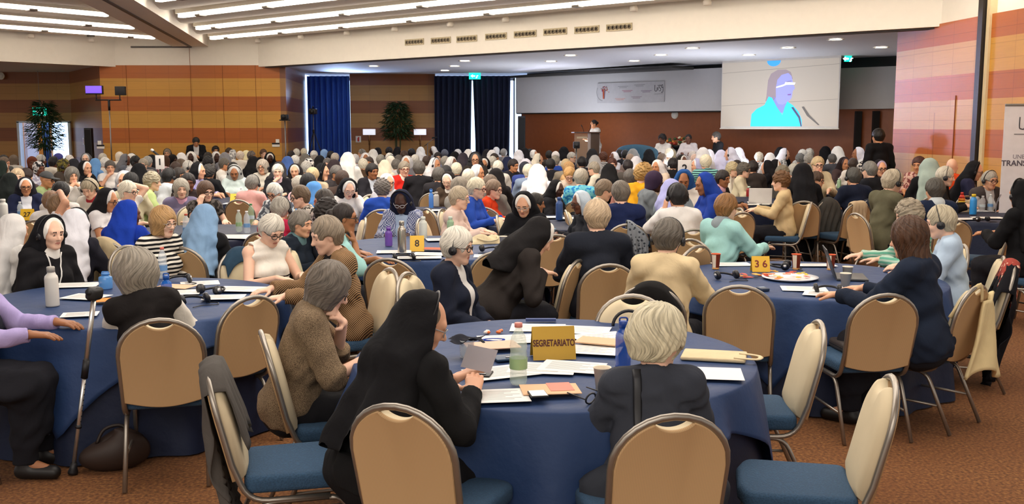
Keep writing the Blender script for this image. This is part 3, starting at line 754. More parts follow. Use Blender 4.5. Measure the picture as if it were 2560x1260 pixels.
def prism(pts, z0, z1):
    n = len(pts); V = [(p[0], p[1], z) for z in (z0, z1) for p in pts]
    F = [tuple(range(n - 1, -1, -1)), tuple(range(n, 2 * n))] + [(i, (i + 1) % n, n + (i + 1) % n, n + i) for i in range(n)]; return V, F
# lower ceiling beyond the soffits, with the two soffit faces
E1 = S1 + sd * .6
struct('ceiling_stage', prism([tuple(S0 - sd * .05), tuple(E1), (12, 20), (12, 34), (-6.6, 34), (-6.6, 31.9), (-6.1, 27.35)], ZL, ZL + .12), STAGEW)
struct('ceiling_left_alcove', prism([tuple(L0 - ld * 12), tuple(L1 + ld * .1), (-11.1, 27.45), (-13.4, 34), (-22, 34)], ZL, ZL + .12), STAGEW)
struct('trim_soffit_right', prism([tuple(S0), tuple(S0 + sn * .16), tuple(E1 + sn * .16), tuple(E1)], ZL - .04, ZL + .82), WHITE)
struct('trim_soffit_left', prism([tuple(L0 - ld * 12 ), tuple(L1), tuple(L1 + ln * .16), tuple(L0 - ld * 12 + ln * .16)], ZL - .04, ZL + .82), WHITE)
struct('trim_slot_right', prism([tuple(S0 + sn * .05 + sd * .3), tuple(E1 + sn * .05), tuple(E1 - sn * .1), tuple(S0 - sn * .1 + sd * .3)], ZL - .065, ZL - .035), plain('4a4442', .7))
struct('ceiling', box(-26, 14, -6, 34, ZC, ZC + .1), WHITE)
# beam between the two bays, with its partition track
bd_ = Vector((-.176, 1)).normalized(); bc = Vector((-8.62, 27.3)); bn = Vector((bd_.y, -bd_.x))
bq = lambda t, o: tuple(bc - bd_ * t + bn * o)
struct('trim_beam', prism([bq(0, -.47), bq(0, .47), bq(34, .47), bq(34, -.47)], 3.96, ZC), WHITE)
struct('trim_track', prism([bq(0, -.04), bq(0, .04), bq(34, .04), bq(34, -.04)], 3.945, 3.962), plain('4d4642', .5))
struct('trim_track_cross', box(-10.2, -8.6, 27.22, 27.3, 3.93, 3.97), plain('4d4642', .5))
# rounded ceiling vaults with lamp strips between them
def isect(p, d, q, e):
    den = d.x * e.y - d.y * e.x; t = ((q.x - p.x) * e.y - (q.y - p.y) * e.x) / den; return t
def vault(name, base, d, n, u0, u1, t0a, t0b, t1a, t1b, roundend=None):
    c, hw = (u0 + u1) / 2, (u1 - u0) / 2; K = 14; rows = [0, 1]
    def pt(a, t):
        u = c - hw * math.cos(math.pi * a / K); f = a / K; ta, tb = t0a + (t0b - t0a) * f, t1a + (t1b - t1a) * f
        if roundend == 0: ta += (1 - math.sin(math.pi * f)) * .7 * hw
        if roundend == 1: tb -= (1 - math.sin(math.pi * f)) * .7 * hw
        q = base + n * u + d * (ta + (tb - ta) * t); return (q.x, q.y, 4.40 - .30 * math.sin(math.pi * f) ** .75)
    T = [0, .5, 1]
    V = [pt(a, t) for t in T for a in range(K + 1)] + [(*pt(a, t)[:2], ZC - .02) for t in T for a in range(K + 1)]; m = K + 1; F = []
    for r in range(2):
        for a in range(K):
            F.append((r * m + a, r * m + a + 1, (r + 1) * m + a + 1, (r + 1) * m + a))
        F.append((r * m, (r + 1) * m, (r + 4) * m, (r + 3) * m)); F.append((r * m + K, (r + 3) * m + K, (r + 4) * m + K, (r + 1) * m + K))
    for r in (0, 2):
        for a in range(K): F.append((r * m + a, r * m + a + 1, (r + 3) * m + a + 1, (r + 3) * m + a))
    o = struct(name, (V, F), WHITE, True); return o
def strip(base, d, n, u, ta, tb, label, k0=.7):
    q = base + n * u + d * ta; ang = math.atan2(d.y, d.x); L = tb - ta
    r = thing('ceiling_strip_light', label, 'ceiling light', (q.x, q.y, 4.05), ang, 'lamp strips between the ceiling vaults')
    mk('diffuser', box(0, L, -.065, .065, 0, .06, .01), emit('fff4e6', 11), r)
    mk('housing', box(0, L, -.12, .12, .07, .36), WHITE, r, False)
    x = k0
    while x < L and x < 26:
        mk('bracket', box(x - .08, x + .08, -.09, .09, -.02, .02, .008), plain('8d867d', .5), r); x += 2.15
bR, bL = Vector(bq(0, .47)), Vector(bq(0, -.47))
t_of = lambda base, d, n, u, o: isect(base + n * u, d, o, bd_)
ordn = ['nearest the stage soffit', 'second from the stage soffit', 'third from the stage soffit', 'fourth from the stage soffit', 'fifth from the stage soffit']
us = [.12, 1.62, 3.37, 5.12, 6.87, 8.62, 10.37]
for i in range(len(us) - 1):
    a, b = us[i] + .13, us[i + 1] - .13
    fa, fb = t_of(S0, sd, sn, a, bR), t_of(S0, sd, sn, b, bR)
    if i == 0: fa = fb = 1.0
    vault('ceiling_vault_right', S0, sd, sn, a, b, fa, fb, 24, 24, 0 if i == 0 else None)
    if i < 5: strip(S0, sd, sn, us[i + 1], t_of(S0, sd, sn, us[i + 1], bR) + .35, 22, 'long white lamp strip right of the ceiling beam, ' + ordn[i])
ul = [.12, 2.15, 4.2, 6.25, 8.3]
for i in range(len(ul) - 1):
    a, b = ul[i] + .13, ul[i + 1] - .13
    fa, fb = t_of(L0, ld, ln, a, bL), t_of(L0, ld, ln, b, bL)
    if i == 0: fa = fb = 1.6
    vault('ceiling_vault_left', L0, ld, ln, a, b, -14, -14, fa, fb, 1 if i == 0 else None)
    if i < 3: strip(L0, ld, ln, ul[i + 1], -13, t_of(L0, ld, ln, ul[i + 1], bL) - .35, 'long white lamp strip left of the ceiling beam, ' + ordn[i].replace('stage soffit', 'left soffit'), .2)
# stage wall: light fascia hung above a recessed wooden wall
F0, F1 = Vector((.12, 31.5)), Vector((8.9, 23.3)); fd = (F1 - F0).normalized(); fn = Vector((fd.y, -fd.x))
wallseg('wall_stage_fascia', F0, F0 + fd * 7.35, 2.25, 3.36, STAGEW, t=.12)
wallseg('wall_stage_fascia_grey', F0 + fd * 7.35, F0 + fd * 13.5, 2.25, 3.22, GREYP, t=.12)
wallseg('trim_stage_slot', F0 - fn * .3 + fd * .2, F0 - fn * .3 + fd * 13.5, 3.1, ZL, DARK, t=.1)
wallseg('wall_stage', F0 - fn * .25, F0 - fn * .25 + fd * 13.5, 0, 2.3, STAGEWD, t=.12)
struct('trim_lintel', prism([tuple(F0 - fn * .24), tuple(F0 + fd * 7.3 - fn * .24), tuple(F0 + fd * 7.3 - fn * .02), tuple(F0 - fn * .02)], 2.22, 2.26), DARK)
struct('trim_ceiling_rail', prism([tuple(F0 + fn * .05 - fd * .3), tuple(F0 + fn * 1.2 + fd * 6.6), tuple(F0 + fn * .2 + fd * 6.6), tuple(F0 - fd * .1)], 3.33, 3.40), plain('3a3836', .6))
for x in (2142, 2186):
    p = PL(x, 330, F0 - fn * .22, F1 - fn * .22); struct('trim_door_post', box(p.x - .07, p.x + .07, p.y - .12, p.y, 0, 2.2), DARK)
struct('wall_side_door_recess', box(8.6, 12, 22.3, 22.4, 0, 3.4), plain('5a2f18', .5))
struct('floor_stage', prism([tuple(F0 + fn * 3.2 - fd * .2), tuple(F0 + fn * 3.2 + fd * 7.6), tuple(F0 + fd * 7.6), tuple(F0 - fd * .2)], 0, .38), plain('3b2216', .6))
# right wall with its flush door, the dark partition post beside it
R0, R1, R2 = (6.70, 17.71), (6.94, 15.20), (7.9, 8.6)
def rwall(name, a, b, m, z1=ZL): return wallseg(name, a, b, 0, z1, m, t=.2)
rwall('wall_right', R0, R1, PANELR); wallseg('wall_right_upper', (6.66, 17.71), (7.95, 8.4), ZL, ZC, WHITE, t=.2)
rwall('wall_right_near', (6.98, 14.9), R2, PANEL)
struct('trim_post', box(6.90, 7.04, 14.98, 15.13, 0, ZC), plain('1c120d', .5)); struct('trim_post_light', box(6.95, 7.08, 14.86, 14.96, 0, ZC), plain('d8c49a', .6))
pd = PL(2385, 330, R0, R1); dv = (Vector(R1) - Vector(R0)).normalized(); dn_ = Vector((dv.y, -dv.x))
if dn_.x > 0: dn_ = -dn_
g = lambda t, o: tuple(Vector((pd.x, pd.y)) - dv * t + dn_ * o)
struct('door_2', prism([g(0, .012), g(.62, .012), g(.62, -.02), g(0, -.02)], 0.01, 2.06), PANELR)
struct('trim_door_gap', prism([g(-.012, .014), g(.0, .014), g(.0, -.02), g(-.012, -.02)], 0, 2.32), plain('8a4510', .6))
# windows behind the curtains (frames and panes)
for i, (x0, x1) in enumerate(((-6.5, -5.1), (-2.42, .1))):
    fr = [box(x0, x1, 32.6, 32.66, 0, .08), box(x0, x1, 32.6, 32.66, 3.3, 3.4)] + [box(x - .03, x + .03, 32.6, 32.66, 0, 3.4) for x in (x0 + .03, (x0 + x1) / 2, x1 - .03)]
    w = struct('window_%d' % (i + 1), join(*fr), plain('d8dade', .5)); p = mk('pane', box(x0, x1, 32.62, 32.63, .05, 3.35), glass('e8f2ff', .06, .05), w, False)
# curtains
@cached
def curtainm(hx='26488c', tl=.2):
    N = NT('curtain'); c = lin(hx); N.col(N.mix(N.noise(12), sc(c, .85), c)); N.set(Roughness=.85)
    tr = N.t.nodes.new('ShaderNodeBsdfTranslucent'); tr.inputs['Color'].default_value = lin('2a5cc0'); mx = N.t.nodes.new('ShaderNodeMixShader'); mx.inputs[0].default_value = tl
    N.t.links.new(N.b.outputs[0], mx.inputs[1]); N.t.links.new(tr.outputs[0], mx.inputs[2]); N.t.links.new(mx.outputs[0], N.t.nodes['Material Output'].inputs[0]); return N.m
def curtain(x0, x1, y, label, nf, x0b=None, x1b=None, m=('3a66b8', .22)):
    def fn(u, v):
        e0 = x0 + ((x0b if x0b is not None else x0) - x0) * v; e1 = x1 + ((x1b if x1b is not None else x1) - x1) * v
        return (e0 + (e1 - e0) * u, y + (.06 + .05 * v) * math.sin(2 * math.pi * nf * u + .8 * math.sin(7 * u)), 3.40 - v * 3.36)
    o = mk('curtain', grid(fn, int(nf * 9), 12), curtainm(*m)); solid(o, .012); tag(o, label, 'curtain', 'blue curtains before the tall windows'); return o
curtain(-6.42, -5.1, 31.75, 'bright blue pleated curtain left of the plant in the recess', 8)  # daylight on this curtain is put into its brighter base blue
curtain(-2.42, -1.26, 31.6, 'dark blue pleated curtain under the green exit sign, left half', 7, -2.42, -1.32, ('1a2340', .02))  # both dark halves: same cloth as the bright one, shade put into the colour
curtain(-1.22, -.05, 31.6, 'dark blue pleated curtain beside the stage wall, right half', 7, -1.1, -.1, ('1a2340', .02))
# double door at the far left
DO = struct('door_1', join(box(-15.05, -14.98, 30.62, 30.86, 0, 1.98), box(-13.5, -13.43, 30.62, 30.86, 0, 1.98), box(-15.05, -13.43, 30.62, 30.86, 1.95, 2.0)), plain('dfe6ee', .5))
mk('leaf', box(-14.98, -14.9, 30.9, 31.65, 0, 1.95), glass('cfe6ff', .35), DO, False); mk('leaf', box(-13.58, -13.5, 30.9, 31.65, 0, 1.95), glass('cfe6ff', .35), DO, False)
lamp('corridor_fill_light', 'POINT', (-14.9, 32.2, 2.4), 70, (1, .8, .55), None, shadow_soft_size=.4)  # unseen fill lamp, added to brighten what shows through the double door
curtain(-15.2, -14.98, 32.6, 'short blue curtain glimpsed through the open double door', 3)
# ---------------------------------------------------------------- ceiling and wall fittings
i = 0
for x, y, lab in ((934, 165, 'above the blue curtain left of the recess'), (1162, 152, 'largest above the dark curtain, right'), (1136, 165, 'middle of three above the dark curtain'), (1112, 176, 'farthest of three above the dark curtain'),
    (1426, 138, 'nearer one above the left end of the stage fascia'), (1377, 153, 'farther one above the left end of the stage fascia'), (1585, 152, 'above the printed banner, farther'), (1652, 137, 'above the printed banner, nearer'),
    (1731, 120, 'just left of the projection screen, nearest the soffit'), (1872, 137, 'over the left half of the projection screen'), (1970, 119, 'over the right half of the projection screen'), (2089, 98, 'nearest one above the right edge of the screen'), (2203, 118, 'far right one beside the right wall')):
    p = PZ(x, y, ZL - .005); r = thing('downlight', 'round recessed ceiling downlight ' + lab, 'downlight', p, 0, 'downlights in the stage ceiling')
    mk('rim', lathe([(.12, .0), (.16, .0), (.165, -.012), (.125, -.012)], 20, False), WHITE, r); mk('lens', lathe([(.005, -.004), (.12, -.004), (.12, 0), (.005, 0)], 20), emit('fff6e6', 16), r)
    l = lamp('downlight_lamp', 'SPOT', (0, 0, -.03), 48, (1, .93, .84), None, spot_size=math.radians(120), spot_blend=.6, shadow_soft_size=.1); l.parent = r
for n, (x, y) in enumerate(((645, 109), (752, 102), (867, 92), (987, 84), (1125, 73), (1264, 62), (1584, 37), (1768, 21), (1970, 4))):
    p = PL(x, y, S0 + sn * .5, S1 + sn * .5); r = thing('ceiling_spot', 'small white ceiling spot under the last vault, number %s from the beam' % ['one', 'two', 'three', 'four', 'five', 'six', 'seven', 'eight', 'nine'][n], 'spotlight', (p.x, p.y, 4.02), 0, 'small spots along the stage soffit')
    mk('body', lathe([(.05, 0), (.075, 0), (.08, .06), (.05, .13)], 12), WHITE, r); mk('cap', lathe([(.08, .13), (.1, .13), (.1, .17), (.08, .17)], 12), plain('6b655e', .5), r)
for n, (x, y) in enumerate(((78, 93), (228, 104))):
    p = PL(x, y, L0 + ln * .5, L1 + ln * .5); r = thing('ceiling_spot', 'small white ceiling spot left of the beam, %s one' % ('outer', 'inner')[n], 'spotlight', (p.x, p.y, 4.02), 0, 'small spots along the left soffit')
    mk('body', lathe([(.05, 0), (.075, 0), (.08, .06), (.05, .13)], 12), WHITE, r); mk('cap', lathe([(.08, .13), (.1, .13), (.1, .17), (.08, .17)], 12), plain('6b655e', .5), r)
sang = math.atan2(sd.y, sd.x)
for n, (x, y) in enumerate(((1036, 105), (1102, 101), (1167, 97), (1240, 91), (1313, 85), (1388, 79), (1467, 74), (1548, 68))):
    p = PL(x, y, S0 + sn * .17, S1 + sn * .17); r = thing('air_vent', 'air vent of six round nozzles in the white soffit, %s from the left' % ['first', 'second', 'third', 'fourth', 'fifth', 'sixth', 'seventh', 'eighth'][n], 'air vent', (p.x, p.y, p.z), sang, 'air vents in the soffit')
    mk('frame', join(box(-.3, .3, -.015, 0, .055, .07), box(-.3, .3, -.015, 0, -.07, -.055), box(-.3, -.285, -.015, 0, -.07, .07), box(.285, .3, -.015, 0, -.07, .07), box(-.3, .3, -.002, .003, -.07, .07)), plain('c9bb9a', .5), r, False)
    for k in range(6):
        q = mk('nozzle', xf(join(lathe([(.046, 0), (.046, .02), (.03, .03), (.028, .0)], 12, False)), (-.235 + k * .094, 0, 0), (math.pi / 2, 0, 0)), plain('8a7d66', .5), r); mk('throat', xf(lathe([(.001, .004), (.032, .004), (.032, .008), (.001, .008)], 10), (-.235 + k * .094 , 0, 0), (math.pi / 2, 0, 0)), plain('2c241c', .7), q)
def exit_sign(x, y, d, label, w=.36, h=.2, rz=0):
    p = PY(x, y, d); r = thing('exit_sign', label, 'exit sign', p, rz)
    mk('panel', box(-w / 2, w / 2, -.02, .02, -h / 2, h / 2, .006), emit('19d6b4', 1.6), r)
    mk('arrow', xf(([(-.13, 0, 0), (-.06, .05, 0), (-.06, .02, 0), (.0, .02, 0), (0, -.02, 0), (-.06, -.02, 0), (-.06, -.05, 0)], [(0, 6, 5, 4, 3, 2, 1)]), (0, -.0225, 0), (math.pi / 2, 0, 0)), emit('eafff8', 2.2), r, False)
    mk('running_figure', xf(join(box(.05, .08, -.05, .0, 0, .001), box(.06, .11, 0, .02, 0, .001), lathe([(.001, 0), (.016, 0), (.001, .001)], 10)[0:2], box(.03, .06, -.07, -.045, 0, .001)), (0, -.0225, 0), (math.pi / 2, 0, 0)), emit('eafff8', 2.2), r, False)
    mk('hanger', box(-.004, .004, -.004, .004, h / 2, max(h / 2 + .02, ZL - p.z - .02)), plain('888888', .5), r, False)
exit_sign(1187, 190, 31.2, 'lit green exit sign hanging before the dark blue curtains')
exit_sign(100, 279, 29.6, 'lit green exit sign above the open double door at the far left', .42, .24)
exit_sign(2120, 147, 23.6, 'small lit green exit sign above the grey wall right of the screen', .17, .13)
for x, y, d, lab in ((3, 190, 30.6, 'round white wall speaker at the far left above the door'), (1688, 287, None, 'round white wall speaker below the printed banner')):
    p = PY(x, y, d) if d else PL(x, y, F0 - fn * .26, F1 - fn * .26)
    r = thing('wall_speaker', lab, 'speaker', p, 0 if d else math.atan2(fd.y, fd.x)); mk('bezel', xf(lathe([(.085, 0), (.11, .0), (.11, .03), (.085, .04)], 20), (0, 0, 0), (math.pi / 2, 0, 0)), WHITE, r); mk('grille', xf(lathe([(.001, .045), (.085, .04), (.085, .02), (.001, .02)][::-1], 20), (0, 0, 0), (math.pi / 2, 0, 0)), plain('e6e2da', .7), r)
for x, y, d, lab in ((896, 348, 31.8, 'red and white extinguisher sign left of the plant'), (209, 353, 28.6, 'red and white extinguisher sign left of the back wall')):
    p = PY(x, y, d); r = thing('fire_sign', lab, 'sign', p, 0 if d > 30 else math.atan2(A2[1] - A1[1], A2[0] - A1[0]))
    if d < 30:
        q = PL(x, y, Vector(A1) - Vector((.0017, .0011)), Vector(A2) - Vector((.0017, .0011))); r.location = q
    mk('panel', box(-.085, .085, -.008, 0, -.1, .1, .004), plain('f2efec', .4), r); mk('pictogram', join(box(-.03, .03, -.0095, -.008, -.07, .04), box(-.012, .035, -.0095, -.008, .04, .07)), plain('c22222', .4), r, False)
for x, y, lab in ((249, 357, 'upper white wall socket plate at the left of the back wall'), (252, 367, 'long white and black socket plate at the left of the back wall'), (694, 353, 'upper white wall socket plate at the right of the back wall'), (690, 362, 'long white and black socket plate at the right of the back wall')):
    p = PY(x, y, 27.29); w = .09 if 'upper' in lab else .19; r = thing('socket_plate', lab, 'socket', p); mk('plate', box(-w / 2 * 1.1, w / 2 * 1.1, -.015, 0, -.055, .055, .005), plain('efece4', .4), r)
    if 'long' in lab: mk('strip', box(-w / 2 * 1.1, w / 2 * 1.1, -.018, -.014, .01, .055), DARK, r, False)
# ---------------------------------------------------------------- printed banner, projection screen, roll-up
fang = math.atan2(fd.y, fd.x)
def uisg(sz, m, parent, loc):
    g = [tube(smoothpath([(-.5, .38, 0), (-.5, -.2, 0), (-.4, -.3, 0), (-.25, -.3, 0), (-.2, -.1, 0), (-.2, .1, 0)]), .035, 5), tube([(-.05, .12, 0), (-.05, -.25, 0)], .035, 5), xf(lathe([(.001, 0), (.05, 0), (.001, .01)], 8), (-.05, .32, 0)),
         tube(smoothpath([(.35, .25, 0), (.2, .35, 0), (.08, .25, 0), (.15, .05, 0), (.3, -.05, 0), (.3, -.25, 0), (.1, -.3, 0)]), .035, 5), tube(smoothpath([(.62, .3, 0), (.5, .38, 0), (.4, .2, 0), (.5, .05, 0), (.62, .15, 0), (.62, -.35, 0), (.5, -.5, 0), (.38, -.42, 0)]), .035, 5)]
    return mk('logo', xf(join(*g), loc, (math.pi / 2, 0, 0), (sz, sz, sz * .2)), m, parent)
def treelogo(parent, s, loc):
    rnd = random.Random(3); V = []
    cols = [plain('c33a4a', .5), plain('e08a3c', .5), plain('7d5a8c', .5)]
    gs = [[], [], []]
    for k in range(34):
        a = rnd.uniform(-.2, 3.0); r_ = rnd.uniform(.35, 1.0); x, z = .15 + r_ * .62 * math.cos(a), .05 + r_ * .62 * math.sin(a) * .9
        gs[k % 3].append(xf(lathe([(.001, 0), (.045, 0), (.045, .01), (.001, .01)], 8), (x, z, 0), (0, 0, 0), (1, 1.5, 1)))
    for k in range(3):
        x = -.12 + k * .12; gs[k].append(tube(smoothpath([(x * .6, -.75, 0), (x * .8, -.4, 0), (x, .0, 0), (x * 1.8, .25, 0)]), [.09] * 5 + [.06] * 4 + [.035] * 4, 5)[0:2] if False else tube(smoothpath([(x * .6, -.75, 0), (x * .8, -.4, 0), (x, 0, 0), (x * 1.8, .25, 0)]), .055, 5))
    for k in range(3): mk('tree_emblem', xf(join(*gs[k]), loc, (math.pi / 2, 0, 0), (s, s, s * .1)), cols[k], parent)
    mk('arc', xf(tube([(-.05 + .95 * math.cos(a), .95 * math.sin(a), 0) for a in [math.radians(150 + 8 * i) for i in range(15)]], .018, 5), loc, (math.pi / 2, 0, 0), (s, s, s * .1)), plain('8d8d95', .5), parent)
p = PL(1575, 230, F0 + fn * .02, F1 + fn * .02); r = thing('printed_banner', 'wide pale printed banner with tree emblem and logo on the stage fascia', 'banner', p, fang)
mk('sheet', box(-1.16, 1.16, -.006, .004, -.29, .27), plain('c9c8cc', .8), r, False); treelogo(r, .26, (-.92, -.012, .02)); uisg(.24, plain('4a4a52', .5), r, (.97, -.012, .08))
mk('address_line', box(.83, 1.12, -.008, -.006, -.08, -.07), plain('8a8a90', .6), r, False)
for x, z, m in ((-.25, .14, '98989e'), (.32, .17, '98989e'), (-.1, .02, 'b4788a'), (.55, -.0, '8f7f96'), (-.35, -.2, 'd09a90'), (.22, -.16, '9a8896')):
    mk('text_line', join(box(x - .17, x + .19, -.008, -.006, z + .015, z + .03), box(x - .12, x + .14, -.008, -.006, z - .02, z - .005)), plain(m, .6), r, False)
# projection screen: a lit picture of a speaker at microphones
Q0, Q1 = F0 + fn * .75, F1 + fn * .75; p = PL(1942, 318, Q0, Q1); pl, pr = PL(1795, 318, Q0, Q1), PL(2088, 318, Q0, Q1); wS = (Vector(pr) - Vector(pl)).to_2d().length
r = thing('projection_screen', 'large lit projection screen showing a woman in a pale blue shawl', 'screen', (p.x, p.y, p.z), fang); hS = 1.62
mk('screen_sheet', box(-wS / 2, wS / 2, .0, .02, -.02, hS + .06), plain('dcd8d2', .7), r, False); mk('bottom_bar', box(-wS / 2 - .02, wS / 2 + .02, -.015, .03, -.05, -.02, .01), WHITE, r)
X = lambda px: (px - 1942) / 285 * wS * .985; Z = lambda py: (318 - py) / 168 * hS
def pic(name, pts, c, k, e=.75):
    V = [(X(a), -.004 - k * .0015, Z(b)) for a, b in pts]; mk(name, (V, [tuple(range(len(V)))]), emit(c, e), pict, False)
pict = mk('picture', ([(X(1799), -.003, Z(316)), (X(2084), -.003, Z(316)), (X(2084), -.003, Z(152)), (X(1799), -.003, Z(152))], [(0, 1, 2, 3)]), emit('bdb4a8', .36), r, False)
for n, (ya, yb) in enumerate(((178, 166), (262, 250))): pic('wall_joint', [(1799, ya), (2084, yb), (2084, yb + 1.2), (1799, ya + 1.2)], '938a80', 0, .5)
pic('blue_disc', [(1913 + 17 * (1 - math.cos(t)), 152 + 14 * math.sin(t)) for t in [math.pi * i / 10 for i in range(11)]][::-1], '3f9bf0', 1)
pic('hair', [(1914, 240), (1917, 200), (1924, 184), (1940, 175), (1960, 175), (1972, 182), (1977, 198), (1960, 215), (1940, 240), (1925, 262), (1912, 252)], '8d8088', 1)
pic('face', [(1938, 250), (1937, 220), (1940, 200), (1950, 188), (1966, 184), (1974, 192), (1978, 210), (1983, 222), (1978, 228), (1976, 245), (1968, 256), (1955, 262), (1944, 260)], '8f92d8', 2)
pic('neck', [(1930, 240), (1948, 250), (1968, 255), (1966, 280), (1950, 290), (1936, 270)], '8086cc', 1)
pic('shawl', [(1876, 316), (1878, 285), (1890, 272), (1910, 262), (1920, 241), (1928, 244), (1940, 266), (1955, 288), (1960, 268), (1966, 254), (1980, 264), (1994, 280), (2002, 300), (2003, 316)], '35c4f2', 3)
pic('shirt', [(1945, 316), (1948, 282), (1956, 282), (1962, 268), (1972, 316)], '6fb2e8', 2)
pic('glasses', [(1938, 217), (1958, 211), (1960, 206), (1984, 208), (1982, 213), (1962, 213), (1952, 217), (1938, 220)], 'e9ecff', 4)
pic('brow', [(1962, 205), (1975, 203), (1975, 204.5), (1962, 206.5)], '6d6480', 4); pic('mouth', [(1966, 236), (1975, 235), (1974, 239), (1966, 239)], '7a5f9c', 4)
pic('microphone', [(1976, 269), (1981, 268), (1998, 292), (2003, 316), (2000, 316), (1994, 295)], '4a4a6a', 5); pic('microphone', [(2001, 268), (2006, 267), (2020, 288), (2044, 312), (2041, 313), (2014, 290)], '5e5a58', 5)
# roll-up banner at the right
pb = PY(2505, 440, 12.8); r = thing('roll_up_banner', 'white roll-up banner with tree emblem standing by the right wall', 'banner', (pb.x + .43, 12.8, 0), math.radians(-4))
mk('sheet', box(-.43, .43, 0, .006, .08, 2.1), plain('e9e6ea', .6), r, False); mk('base', box(-.45, .45, -.08, .1, 0, .08, .02), metal(), r); mk('top_bar', box(-.43, .43, -.01, .015, 2.1, 2.13, .005), metal(), r)
uisg(.22, plain('4a4a52', .5), r, (-.13, -.004, 1.88)); mk('address_line', box(-.3, .1, -.003, 0, 1.74, 1.752), plain('7a7a80', .6), r, False)
for s_, z_, b_, c_ in (('UNE ESP\u00c9RANCE', 1.46, 0, '8a8490'), ('TRANSFORMATRICE', 1.375, .002, '5b5560')): mk('lettering', xf(text_geo(s_, .1 if b_ else .075, .001, b_), (.02 if b_ else -.02, -.003, z_), (math.pi / 2, 0, 0)), plain(c_, .6), r, False)
treelogo(r, .42, (-.05, -.004, .78))
# ---------------------------------------------------------------- standing equipment and plants at the back
BLK = plain('15151a', .5); CHR = metal('8d8c8e')
def leafplant(name, label, x, y0, y1, d, wpx, seed):
    p = PY(x, y0, d); H = p.z; r = thing(name, label, 'plant', (p.x, d, 0)); rnd = random.Random(seed); w = wpx * d / 2500 / 2; V, F, V2, F2 = [], [], [], []
    mk('pot', lathe([(.16, 0), (.2, .36), (.17, .36), (.16, .33)], 16), plain('5a4a3c', .7), r)
    canes = []
    for k in range(6):
        a = rnd.uniform(0, 6.28); rr = rnd.uniform(.02, .09); canes.append(tube([(rr * math.cos(a), rr * math.sin(a), .3), (rr * 1.6 * math.cos(a), rr * 1.6 * math.sin(a), H * rnd.uniform(.75, .95))], .012, 6))
    mk('canes', join(*canes), plain('3c4a24', .6), r)
    zs = PY(x, y1, d).z
    for k in range(1300):
        t = rnd.random(); z = zs + (H - zs) * t; env = w * (.55 + .75 * math.sin(math.pi * min(1, .25 + t * .75)) ) * rnd.uniform(.25, 1.05)
        a = rnd.uniform(0, 6.28); c = Vector((env * math.cos(a), env * math.sin(a), z)); di = Vector((math.cos(a), math.sin(a), rnd.uniform(-.7, .5))).normalized(); sd_ = di.cross(Vector((0, 0, 1))).normalized() * .022; L = rnd.uniform(.13, .26)
        n = len(V); V += [c, c + di * L * .5 + sd_, c + di * L + Vector((0, 0, -.03)), c + di * L * .5 - sd_]; F.append((n, n + 1, n + 2, n + 3))
    o = mk('foliage', (V, F), plain('2c4a2a', .55, 0, .2), r, False); o['kind'] = 'stuff'
    return r
leafplant('bamboo_plant', 'tall dark green bamboo plant before the open double door', 109, 255, 372, 28.8, 56, 2)
leafplant('bamboo_plant', 'tall dark green bamboo plant between the two standing lamps', 993, 256, 345, 31.0, 50, 5)
def tripod(r, H, m=BLK, spread=.45, zt=.75):
    for k in range(3):
        a = k * 2.094 + .5; mk('leg', tube([(0, 0, zt), (spread * math.cos(a), spread * math.sin(a), .01)], .014, 6), m, r)
    mk('pole', tube([(0, 0, .4), (0, 0, H)], .016, 8), CHR, r); mk('collar', lathe([(.03, zt - .04), (.035, zt), (.03, zt + .05)], 10), m, r)
d = 24.5; p = PY(272, 250, d); r = thing('light_stand', 'tall tripod stand with T-bar carrying two flat lamp panels', 'light stand', (p.x, d, 0)); tripod(r, p.z)
k = d / 2500; mk('crossbar', join(tube([(-.32, 0, p.z), (.3, 0, p.z)], .016, 8), tube([(-.3, 0, p.z), (-.3, 0, p.z + .13)], .014), tube([(.27, 0, p.z), (.27, 0, p.z + .13)], .014), tube([(0, 0, p.z - .25), (0, 0, p.z)], .03)), BLK, r)
def zof(y): return PY(272, y, d).z
mk('lamp_panel', box(-.54, -.13, -.05, .05, zof(236), zof(214), .01), BLK, r); q = mk('lamp_lens', box(-.53, -.14, -.056, -.05, zof(233), zof(215), .002), emit('6a4be0', 1.3), r)
mk('lamp_panel', box(.17, .42, -.05, .05, zof(238), zof(216), .01), BLK, r)
d = 26.2; p = PY(712, 296, d); r = thing('camera_tripod', 'slim pole stand with small black camera before the right end of the back wall', 'camera stand', (p.x, d, 0)); tripod(r, p.z - .05, CHR)
mk('camera_body', box(-.09, .09, -.1, .08, p.z - .03, p.z + .1, .02), BLK, r); mk('camera_lens', xf(lathe([(.05, 0), (.055, .07), (.03, .08)], 14), (0, -.1, p.z + .05), (math.pi / 2, 0, 0)), BLK, r); mk('mount', box(-.14, .14, -.02, .02, p.z - .06, p.z - .03, .005), BLK, r)
d = 28.6; p = PY(783, 284, d); r = thing('camera_tripod', 'black camera on a spread black tripod before the bright blue curtain', 'camera stand', (p.x, d, 0)); tripod(r, p.z, BLK, .6, 1.7)
mk('camera_body', box(-.1, .1, -.15, .12, p.z - .02, p.z + .14, .02), BLK, r); mk('camera_lens', xf(lathe([(.05, 0), (.055, .08), (.03, .09)], 14), (0, -.15, p.z + .06), (math.pi / 2, 0, 0)), BLK, r); mk('top_handle', tube(rbend([(-.0, -.08, p.z + .14), (0, -.08, p.z + .2), (0, .08, p.z + .2), (0, .08, p.z + .14)], .03), .012, 6), BLK, r)
d = 25.5; p = PY(1441, 366, d); r = thing('camera_tripod', 'black camera on tripod among the heads below the lectern', 'camera stand', (p.x, d, 0)); tripod(r, p.z, BLK)
